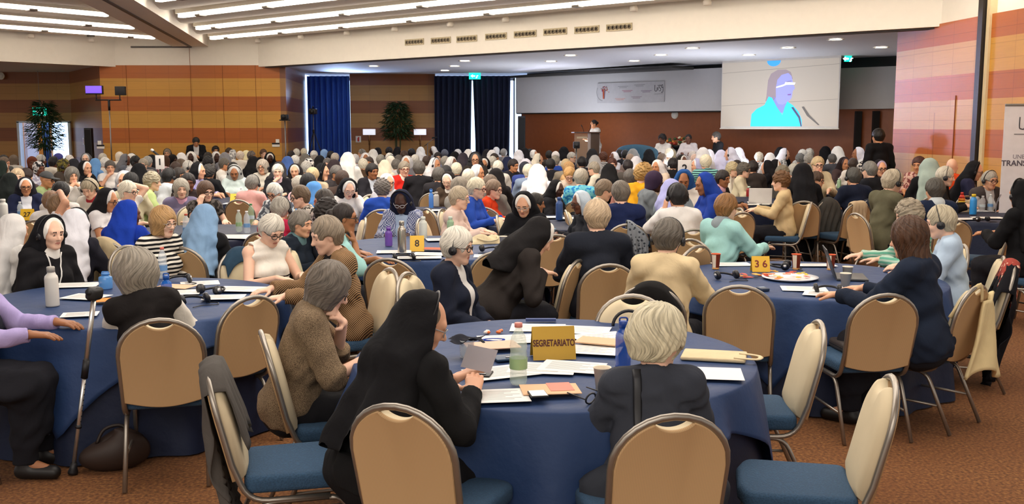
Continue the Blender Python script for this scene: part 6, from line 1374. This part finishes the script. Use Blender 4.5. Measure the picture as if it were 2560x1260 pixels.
FAR = '''
10 388 180 s:1d1b1b t:555
12 393 90 s:6a5a4c t:ddd5c8 sk1
35 388 185 k:6a5d52 t:b9b3ab sk4
7 403 150 v:2b3632/e6e2dc t:26302c sk3
80 392 30 k:6b3a28 t:5c3a30 sk4
98 404 60 k:d8d6d4~floral~2b2b2e t:a8a6bc/floral/dcdce4 sk4
104 387 120 s:b5b3ae t:77787c hs sk4
135 392 150 s:1e1b1d t:e4ded0 hs sk4
148 384 110 k:4a4a8c t:c88aa0/floral/e6c8d0 sk4
161 398 100 k:7a7038~floral~3a3626 t:4a4038 hs sk4
173 388 200 s:dcd6d0 t:e2dcd8
186 398 170 v:2f2f36 t:2b2b33
214 384 10 v:5f5f62/d4d4d6 t:3a3a40 sk0
215 403 60 v:1a1a1d/eeeae6 t:1b1b1f sk1 a:TF
240 397 165 v:6fa0d8 t:6a9ad2
257 384 190 s:c4beb2 t:8a8a88
264 394 160 s:e8e6e0 t:e8e4dc
275 402 24 s:57504a t:e9e7e4 sk1 a:TF !sl=s | dark-haired man in a white short-sleeved shirt, hand at his mouth
300 380 170 k:e6dccb t:e9e0d0 sk2
316 386 110 v:77787f t:6f7480 hs sk4
329 385 190 v:e4e2de t:cfd0d4 hs
340 390 80 s:1d1b1c t:d8d8dc hs sk5
357 397 4 s:a69c8c t:8f8a88 gl sk0
370 391 170 s:9a9a96 t:55555a
379 388 195 v:232226 t:232226
349 410 176 v:151518 t:161619
418 372 6 s:8f8272 t:4a3e38 hs sk1
414 390 150 k:4a3428 t:d8c0c4/floral/7a3a44 sk4
433 387 70 k:1b191a t:4a3c38 sk5
454 383 180 v:ecebea t:e6e4e2
477 380 8 v:efece8/f4f2ee t:3a3836 sk5
454 398 70 s:5a4a3c t:d8d0c8 sk2 a:TF
440 405 170 s:3c2a22 t:5a3c30 sk4
473 402 100 s:cbc8c0 t:dcdad4 hs sk0
449 420 58 l:2c2522 t:3a3434 gl sk2
424 421 150 s:1b1a1b t:dce4ec hs sk3
328 432 180 s:161516 t:c9c1a2
309 429 8 w:cfcfd4/eeeef0 t:2a2a38 sk1
498 408 84 v:18181b/eeeae4 t:b9b4cc/pin/6a64a0 sk1
523 413 172 c:3a3836 t:1d1d20 sk3
470 434 20 s:241d1b t:3a3030 sk4
585 414 10 w:b7b9b6/d4d4d2 t:cfdedb hs sk3 !hp=24 !d=15.2
583 406 180 s:171516 t:dad6d0
563 396 96 s:5e5850 t:e9e5dd sk2
520 392 175 c:232021 t:2a2628
541 380 30 w:d8d6d4/f2f0ee t:26252a sk5
539 365 24 s:1f1c1c t:26262b gl sk2
574 370 60 s:4a3a2e t:5a5450 sk2
585 375 130 v:dcdbd8~floral~8a8a8c t:dddbd8
601 378 180 s:e0d0c0 t:e2dcd2
617 377 165 v:e6dcb2 t:e4dcc0 sk4
630 378 80 s:6a625c t:aaa69e hs sk2
635 392 172 v:17171a t:18181b
632 438 168 s:7b7872 t:d8a4a0 hs sk1 !d=13.4
562 382 190 v:85858a t:7c7c84
521 381 160 s:27211f t:8a8884
659 373 34 s:5e4332 t:1f1c1e sk0 a:TF
675 382 20 w:1f1c1e/efece8 t:222025 sk5 !hp=26
655 400 -6 b:b4a89a t:dcd6c8 hs gl ly sk1 !d=17
726 378 0 s:2c2320 t:cfcac8 sk4 !hp=30
741 372 190 s:e6e0d2 t:d6d2cc hs
760 371 185 s:e3d9be t:cfc6b4
694 411 12 s:d9d5ca t:1e1d22 cl:d8b8c0 sk0 a:TF !d=15.6
698 406 180 v:3c3a3c t:2c2a2e
720 392 172 v:4a68a8 t:3f5a96
738 389 178 s:d8d6d2 t:c9c7c4
764 385 170 v:6c6862 t:5f5a54
785 377 185 s:d7d5d0 t:b9b7b4 hs
812 374 140 k:8fb4e4 t:a8c4e8 sk5
827 378 190 s:17161a t:20202c sk5
838 383 180 s:b9b0a4 t:8a3a44
737 411 2 v:2a2527/d8d2c8 t:d9d2c2 cl:e2dccc ly sk1 !d=15.8
773 396 170 k:e6e4e0~floral~22222a t:cfcac4
789 388 82 s:7e766e t:e4dfd4 sk2
766 404 175 s:a8a59e t:8f8c88
780 420 6 s:c9b48c t:b8a890 sk0 !hp=28
771 434 175 l:1d1b1c t:241f22
752 440 118 s:b9b2a6 t:d8b4bc sk0 !d=12.9
789 456 140 v:5f9ade t:5c94d8 sk4 !d=11.5
809 410 76 v:1a1b1e t:1b1c21 hs sk1 a:TC !d=15.4
836 400 176 v:3a3034 t:332b30
800 390 180 v:1d1d20 t:1e1e22
818 396 -8 s:5e5a58 t:23232a sk0
870 382 180 v:f2f1ee t:eeedea !d=18.6 !w=1.1 | nun in tall bright white veil, back to us below the bright blue curtain
888 386 184 s:bdbcbe t:a9a9b4
843 414 50 s:66625e t:3a3638 sk2
857 427 160 s:3e2c22 t:4a3c36 a:TF sk4
908 397 178 s:cfc8b6 t:4f3c2c !nc=1
932 409 44 s:1c1818 t:c3cbd6 jk:25242a sk3 !d=15.6 | dark-haired man in pale shirt and charcoal cardigan facing right
922 393 0 s:3a2c26 t:5a4c44 sk2
914 383 10 w:c8c8cc/f2f0ee t:88868c sk3
903 373 -60 s:8a857c t:6a6668 hs sk1
933 374 182 v:efeeea t:eae8e4
946 370 150 v:1c1b1f t:1d1c22
952 387 176 s:8f8c84 t:8a8880
963 401 172 v:eadfc8 t:e6dac4
1005 480 180 s:77716a t:55555a !d=17.5
973 369 175 c:1c191a t:2a2628
996 368 130 v:1f1d20 t:232126 sk2
1011 377 180 s:4e3a2e t:6a5a50
1029 372 170 s:18161a t:32303a hs
1052 368 178 v:ecebea t:e6e6e8
1081 367 -70 w:eeecec/f2f0f0 t:e4e4ea sk5
974 383 178 s:dcdad4 t:c6c2bc
977 390 172 k:ece6d8 t:dcd6c8 hs
997 388 180 s:57504a t:6e6a66
1016 391 -8 w:c4c4c8/f0eeec t:77767c sk2
1038 387 182 s:cfccc4 t:aaa8a4
991 398 178 s:66625c t:c6c6c8
1011 404 22 s:8c8272 t:c8281e sk0 gl:8a2a24 !d=16.4 cl:e8dccc | grey-haired smiling woman with glasses in a red jacket
1048 403 180 s:55504a t:1d1c20 !d=15.6 !w=1.15 | grey-haired man in a big black coat, back to us beside the red jacket
1067 390 184 s:3b2a22 t:e2e0dc sk3
1090 396 60 v:ededf0 t:e6e6ea hs sk2
1095 381 10 s:2a2224 t:8a90a8 sk0
1112 374 176 s:565c6c t:4a4c58
1113 391 178 s:8f8b82 t:3a3a40
1132 393 58 w:eae8e6/eeecea t:2f3044 sk4
1137 380 182 v:19191c t:1a1a1e
1146 374 150 w:d0d0d4/f0f0f2 t:8a8a92
1158 383 174 v:3f3a44 t:35323c
1171 374 176 v:e9e6e2 t:e2dfd9
1188 382 2 w:3c3d40/55565a t:3a3430 cl:e6e2da hs gl sk1 !d=19
1210 394 4 v:1e1d20/e2ded8 t:dddbd8 sk2 !hp=26
1141 407 182 s:d6cfb8 t:231d1e
1115 414 176 s:141215 t:1a191d
1097 419 172 s:57534e t:2a282c hs
1171 423 178 s:d3ccba t:b9b2a4
1197 413 66 w:e2e4e8/ececf0 t:cfd0d6 sk2 a:TF
1230 376 176 v:efedec t:e6e4e4
1241 368 178 k:e9e8e8 t:d8d8dc
1218 374 170 v:242226 t:26242a
1231 391 184 s:b9b5ac t:8a8884
1245 402 176 s:dfdacb t:d8d4ca hs
1238 384 60 s:3a302a t:55504c sk2
1266 390 178 s:6f6e72 t:66666e
1272 393 140 v:1f2440 t:20253c sk2
1240 424 176 v:1a1718 t:1d1a1c hs
1153 445 120 b:8a8174 t:8f8b84 sk1
1226 438 170 s:6b5a4a t:77726c
1259 372 182 s:8f8d8c t:77757a
1285 398 50 s:2a2222 t:2a2a33 sk2
1297 376 176 v:e9e8ee t:dcdbe4
1312 371 172 v:1b1a1d t:1c1b1f
1325 374 178 c:1c1a1a t:22212a hs
1337 376 70 v:eeebe6 t:e6e2dc sk2
1348 385 96 v:ece4d2 t:e4dcc8 hs
1373 377 178 s:1e1b1a t:3a3432
1389 379 176 k:e6e0dc t:d4cec8
1410 368 170 v:151518 t:17171a
1431 381 62 s:b4b0a8 t:39394c gl sk0
1455 392 176 s:1e1c1f t:1f1e24
1480 373 182 v:2a292c t:2c2a30
1487 389 174 v:b2b1b0 t:a8a8aa
1508 381 176 c:5a3322 t:dcd8d4/stripe/222228
1533 381 -70 v:eae8ee t:dedce4 sk4
1531 396 -6 s:4f2a20 t:8a7a78 sk0
1314 398 184 v:dcd8e6 t:d2cee0
1314 405 150 k:33343f t:3a4a90 a:TF
1321 411 178 s:d8d0ba t:8090a8
1344 412 178 v:f0f0f3 t:e9e9ee !d=14.6 !w=1.25 | nun in broad bright white veil, back to us above the navy blue bottle
1376 397 182 s:211f20 t:25262c
1389 389 172 s:8d877c t:2c4a9c
1415 398 178 s:bfa983 t:8a8274
1425 405 90 s:b38a58 t:c8a070 sk0
1424 419 -4 s:b98f58 t:c8b8a8 gl:4a2a22 sk0 !hp=30 | blonde woman with glasses looking down left of the turquoise shirt
1453 422 172 s:a39b8c t:6fc0d0/floral/2a7ab8 hs sk0 !d=13.3 !w=1.1 | grey-haired woman in turquoise and blue patterned shirt, back to us
1482 405 -110 s:9c9384 t:ddd9c8 gl sk0
1523 411 174 v:1a191b t:232326 a:TF
1575 423 178 s:5a5551 t:a8746a
1590 392 178 v:e6e5ec t:dcdbe4
1575 385 180 s:a08a78 t:8a7a74
1570 400 176 s:2a2528 t:55504c
1548 374 180 s:1a1818 t:2a2a30
1563 375 178 s:171616 t:24242a
1582 373 178 v:8a8c8c t:7c7e80
1588 381 182 s:cfcac0 t:b4b0ac
1622 374 178 v:17171a t:18181c
1672 371 180 s:e3dcc8 t:cfc8ba
1657 384 120 s:7a6a5c t:8a807a sk0
1642 401 -40 w:e6e2e4/f4f0ee t:dccab8 sk2
1683 396 178 s:231e20 t:1e1e22 hs !w=1.1
1737 386 176 s:d9b8a4 t:c8b4b0
1732 378 180 s:c4bcb6 t:aaa6a4
1757 369 176 v:ebe9ea t:e2e0e2
1772 375 178 v:e9e7ee t:dedce8 hs
1802 376 178 v:d3d2ea t:c9c8e2 !w=1.15
1823 365 -110 v:dddcec t:d2d2e0 hs
1846 370 176 v:eceaf2 t:e2e0ec
1835 384 180 k:1c1a1f t:3a3236
1764 387 178 s:dcd4bc t:8fd0c8/stripe/1f3a44 !d=16.8 | white-haired woman in a teal top with dark stripes, back to us
1739 398 -80 w:b3b4d8/efeef0 t:d9d4d2 sk1
1708 388 30 w:2c2826/f0eeea t:3a3634 sk4
1834 407 64 c:b9ab88 t:ddd8cc sk0
1863 408 70 c:5a544c t:cfc5a8 gl sk0 !d=16.4
1810 426 48 s:231d1c t:1e1b1d cl:d8a8b4 sk3 !d=14.1 | dark-haired woman in a black jacket behind the red and mint bottle
1842 401 176 s:332a28 t:3a3538
1882 402 180 s:2a2322 t:3a3432
1897 382 176 c:d9d0bc t:d8d6d0/floral/3a3a44
1924 383 182 v:edebea t:e4e4e4
1943 400 70 v:1b1a1e/f2efea t:1c1c22 sk2
1915 402 -120 v:1a191d t:1b1b20
1950 369 174 v:1a1719 t:1c191c
1964 372 84 v:e9e7f0 t:cfcbc6/floral/6a6a66 hs
2006 374 178 s:c9c6c0 t:b8b6b2
2023 373 182 c:dad5ca t:cac6be
2000 385 176 c:6a6a68 t:bdbcb8
2021 386 180 c:9c978c t:9a968e
2046 392 -2 s:c2ac86 t:d2c4a4 gl sk0 a:TF !d=16.8
2063 367 172 v:17161a t:18171b
2080 385 182 s:5a5754 t:4a4a50
2093 365 178 v:eceae6 t:e6e4e0
2143 367 -100 v:e4e2ee t:d8d6d4 sk3 a:TF
2113 394 10 w:2c2224/55464a t:4a3a3a sk2
2132 396 176 s:43352d t:e6e0d8
2157 404 150 k:dcd8d0~floral~22222a t:2a2a30
2228 396 178 s:c4b698 t:b8ae98
2213 391 176 k:e6e4ec t:cfcdd6
1960 416 60 c:77705f t:4a4640 sk1
1985 409 176 s:a9a79e t:77757a
66 421 176 s:2c1c18 t:4f4340
43 422 30 s:c9b090 t:8a7a70 sk0
27 434 172 v:1b201f t:dcdcda
118 428 92 y:4a4b4c t:8a9a6c sk2 gl | man in a dark grey baseball cap and olive jacket
180 419 40 b:6f6b64 t:d8d4ce sk1 a:FF | person with grey bob holding both hands before the face
153 455 182 s:171416 t:d6d2ce
'''
STAGE = '''
490 345 20 s:1f1a18 jk:1b1b1e t:c9c7c8 sk2 !st=1 !d=25.5 !H=1.56 !lean=14 !hp=26 a:BB !nc=1 lo:1a1a1e | man in a dark jacket and white shirt standing before the back wall
2195 322 196 s:1b1918 t:17171a sk2 !st=1 !d=17.3 !lean=2 a:DD !nc=1 !w=1.12 lo:151518 | man in a black suit standing with his back to us by the right wall
1484 299 -66 n:2a2422 t:e9e4da sk2 !st=1 !d=27.9 !base=.38 !lean=4 a:BB lo:d8d4cc | person in a white dress speaking at the lectern on the stage
1655 336 -40 c:1f1a1a t:e6e2dc sk4 !d=25.6 !base=.38 lo:dcd8d2 | woman with dark curls in white seated left of the flowers
1721 335 -20 n:1f1a19 t:d8d0d0 sk4 !d=25.2 !base=.38 lo:cfc8c4 | dark-haired woman in white seated right of the flowers
1789 330 -84 s:4a443f t:1b1b1f sk1 !d=24.6 !base=.38 a:TB | person in black seated in profile left below the projection screen
'''
ROWS = [(parse(l), g) for g, T in (('near', NEAR), ('far', FAR), ('stage', STAGE)) for l in T.strip().splitlines()]
# ---- words for the look of those without a description of their own
PAL = [('black', '1a1a1c'), ('charcoal', '3a3a3e'), ('grey', '808080'), ('silver-grey', 'b0b0ae'), ('white', 'ececea'), ('cream', 'e4dac0'), ('beige', 'c8b48c'), ('brown', '5a4230'), ('navy', '20284a'), ('blue', '3c60b0'), ('light blue', '80aadc'), ('lilac', 'b4b0d8'),
       ('red', 'c02a24'), ('pink', 'd8a8b0'), ('green', '8a9a6c'), ('mint', 'b8d8d0'), ('dark brown', '33241e'), ('blonde', 'bfa468'), ('olive', '7a7038')]
def cname(h):
    h = h.split('~')[0]; c = [x ** .45 for x in lin(h)[:3]]; return min(PAL, key=lambda q: sum((a - b ** .45) ** 2 for a, b in zip(c, lin(q[1])[:3])))[0]
ZONES = [(75, 'at the far left'), (190, 'below the double door'), (330, 'below the lamp stand'), (460, 'around the number 1 sign'), (560, 'below the man standing at the wall'), (700, 'below the back wall'), (765, 'below the slim pole camera'), (880, 'below the bright blue curtain'), (985, 'below the left standing lamp'), (1090, 'below the right standing lamp'), (1190, 'below the exit sign'),
         (1290, 'below the dark curtain'), (1430, 'left of the lectern'), (1570, 'below the lectern'), (1690, 'below the armchair'), (1790, 'around the number 2 sign'), (1945, 'below the projection screen, left'), (2090, 'below the projection screen, right'), (2245, 'near the man in black'), (9999, 'by the right wall')]
def autolabel(p):
    t = cname((p['jk'] or p['vs'] or p['top'])[0]) if not p['vs'] else cname(p['top'][0])
    if p['veil']:
        k, c = p['veil']; who = {'k': 'person in %s headscarf', 'y': 'man in %s cap'}.get(k, 'nun in %s veil') % (cname(c) + (' patterned' if '~' in c else ''))
        if p['band'] and k != 'k': who = who.replace(' veil', '-and-white veil') if cname(c) != 'white' else who
    elif p['hair'] and p['hair'][0] != 'z': who = {'c': 'curly %s-haired person', 'b': 'person with %s bob', 'l': 'person with long %s hair'}.get(p['hair'][0], '%s-haired person') % cname(p['hair'][1]).replace(' ', '-')
    else: who = 'bald person'
    a = p['yaw'] % 360; view = 'back to us' if 125 < a < 235 else 'facing right' if 40 < a <= 125 else 'facing left' if 235 <= a < 320 else 'facing us'
    zone = next(z for m, z in ZONES if p['px'] < m); row = 'last rows' if p['py'] < 384 else 'rear rows' if p['py'] < 398 else 'middle rows' if p['py'] < 425 else 'nearer rows'
    return [who, t, view, zone, row, bool(p['hs'])]
todo = [p for p, g in ROWS if not p['label']]
from collections import defaultdict
grp = defaultdict(list)
for p in todo:
    a = autolabel(p); p['_a'] = a; grp['%s in %s, %s, %s' % (a[0], a[1], a[2], a[3])].append(p)
NTH = ['leftmost', 'second', 'third', 'fourth', 'fifth', 'sixth']
for k, L in grp.items():
    if len(L) == 1: L[0]['label'] = k
    else:
        L.sort(key=lambda p: p['px']); rows = [p['_a'][4] for p in L]
        for i, p in enumerate(L):
            p['label'] = k + ', ' + (p['_a'][4] if rows.count(p['_a'][4]) == 1 else NTH[i] if i == 0 else 'rightmost' if i == len(L) - 1 else NTH[i])
FARP = [p for p, g in ROWS if g == 'far']; ALLP = [p for p, g in ROWS if g != 'stage']
for p in ALLP:
    if not p['d']:
        J_ = skel(p); p['d'] = PZ(p['px'], p['py'], float(J_.top[2]) * .965).y
    p['_d0'] = p['d']
for it in range(70):
    moved = 0
    for i, a in enumerate(ALLP):
        A = PY(a['px'], a['py'], a['d'])
        for b in ALLP[i + 1:]:
            if abs(a['d'] - b['d']) > .6: continue
            B = PY(b['px'], b['py'], b['d'])
            if (A.x - B.x) ** 2 + (A.y - B.y) ** 2 < .47 ** 2:
                f, n_ = (a, b) if (a['d'], a['px']) > (b['d'], b['px']) else (b, a)
                if f in FARP: f['d'] += .12; moved = 1
                if n_ in FARP and n_['d'] > n_['_d0'] - 1.6: n_['d'] -= .06; moved = 1
        if a in FARP:
            for (tx, ty, tr) in TB.values():
                if (A.x - tx) ** 2 + (A.y - ty) ** 2 < (tr + .12) ** 2: a['d'] += .15 if A.y > ty else -.15; moved = 1
    if not moved: break
for p in ALLP:
    p['d'] = min(p['d'], 26.6 if p['px'] < 710 else 30.5)
    if p['px'] > 1285: k = 3.6 if p['px'] < 1830 else .9; m = PL(p['px'], 300, F0 + fn * k, F1 + fn * k).y; p['d'] = p['d'] if p['d'] < m else m - .5 * (ALLP.index(p) % 4)
for p, g in ROWS:
    r = person(p, None, p.get('base', 0.0))
    p['g'] = g
# ---- the chairs people sit on, where the photo could show them
for p, g in ROWS:
    if p['st'] or p.get('ch') == 0: continue
    d = p['dist']
    if g == 'stage' or d < 15.2:
        w = p['label'].split(' ')
        c = chair(p['loc'][0], p['loc'][1], p['rz'], ' '.join(('chair under the ' + p['label']).replace(',', '').split(' ')[:16])); c.location.z = p.get('base', 0)
        for ch in c.children:
            pass
# a leaflet in the reading nun's hands, a strap over the charcoal jacket, cloths over chairs that belong to people
p = next(q for q, g in ROWS if 'reading a leaflet' in q['label']); J = p['J']; S = p['S']; m = (J.arm[1][1] + J.arm[1][2] * .13 + J.arm[-1][1] + J.arm[-1][2] * .13) / 2
q = rotz(p['rz']) @ (m * S); tag(mk('leaflet', box(-.085, .085, -.001, .001, -.03, .07), plain('a9a4aa', .6), None, False, (p['loc'][0] + q[0], p['loc'][1] + q[1], q[2] + .03), p['rz']), 'grey-mauve leaflet held in the hands of the reading nun', 'leaflet').rotation_euler.x = -.5
def sitchair(s):
    p = next(q for q, g in ROWS if s in q['label']); return next(c for c in CHAIRS if s.split(',')[0] in c['label'])
drape_on(sitchair('nun in bright royal blue'), .40, .15, .50, 'c9b894', 'beige coat hanging over the chair of the royal blue nun', 'coat', 'coat', 6)
drape_on(sitchair('man with dark grey hair'), .42, .12, .48, '232836', 'dark navy jacket hanging over the chair behind the beige sweater', 'jacket', 'jacket', 7)
drape_on(sitchair('man with brown-grey hair in a navy'), .22, .12, .42, '8a9098', 'grey patterned scarf hanging over the chair of the navy jacket man', 'scarf', 'scarf', 8, 0, 'dots', '3a3f48', .1)
drape_on(sitchair('person in cream hooded'), .38, .1, .30, '1d1c1c', 'black jacket hanging over the chair of the cream hooded person', 'jacket', 'jacket', 9)
drape_on(sitchair('woman in sleeveless') if False else sitchair('white-haired woman in sleeveless'), .34, .1, .3, '2c4458', 'denim blue jacket over the chair right of the striped cardigan', 'jacket', 'jacket', 10)
p = next(q for q, g in ROWS if 'charcoal jacket' in q['label']); o = next(c for c in p['root'].children if c.name.startswith('top')); bv = BVHTree.FromPolygons([v.co[:] for v in o.data.vertices], [f.vertices[:] for f in o.data.polygons]); row = []
for i in range(14):
    t = i / 13; q = p['J'].T(-.085 - .0 * t, 0, 1.06 - .55 * t); n = p['J'].R @ V3(0, 1, 0); h = bv.ray_cast(Vector(q - n * .5), Vector(n))
    if h[0] is not None: row.append(h[0] - Vector(n) * .006)
if len(row) > 3: mk('bag_strap', tube(row, .012, 6, sq=(1.6, .4)), plain('22242a', .5), p['root'])
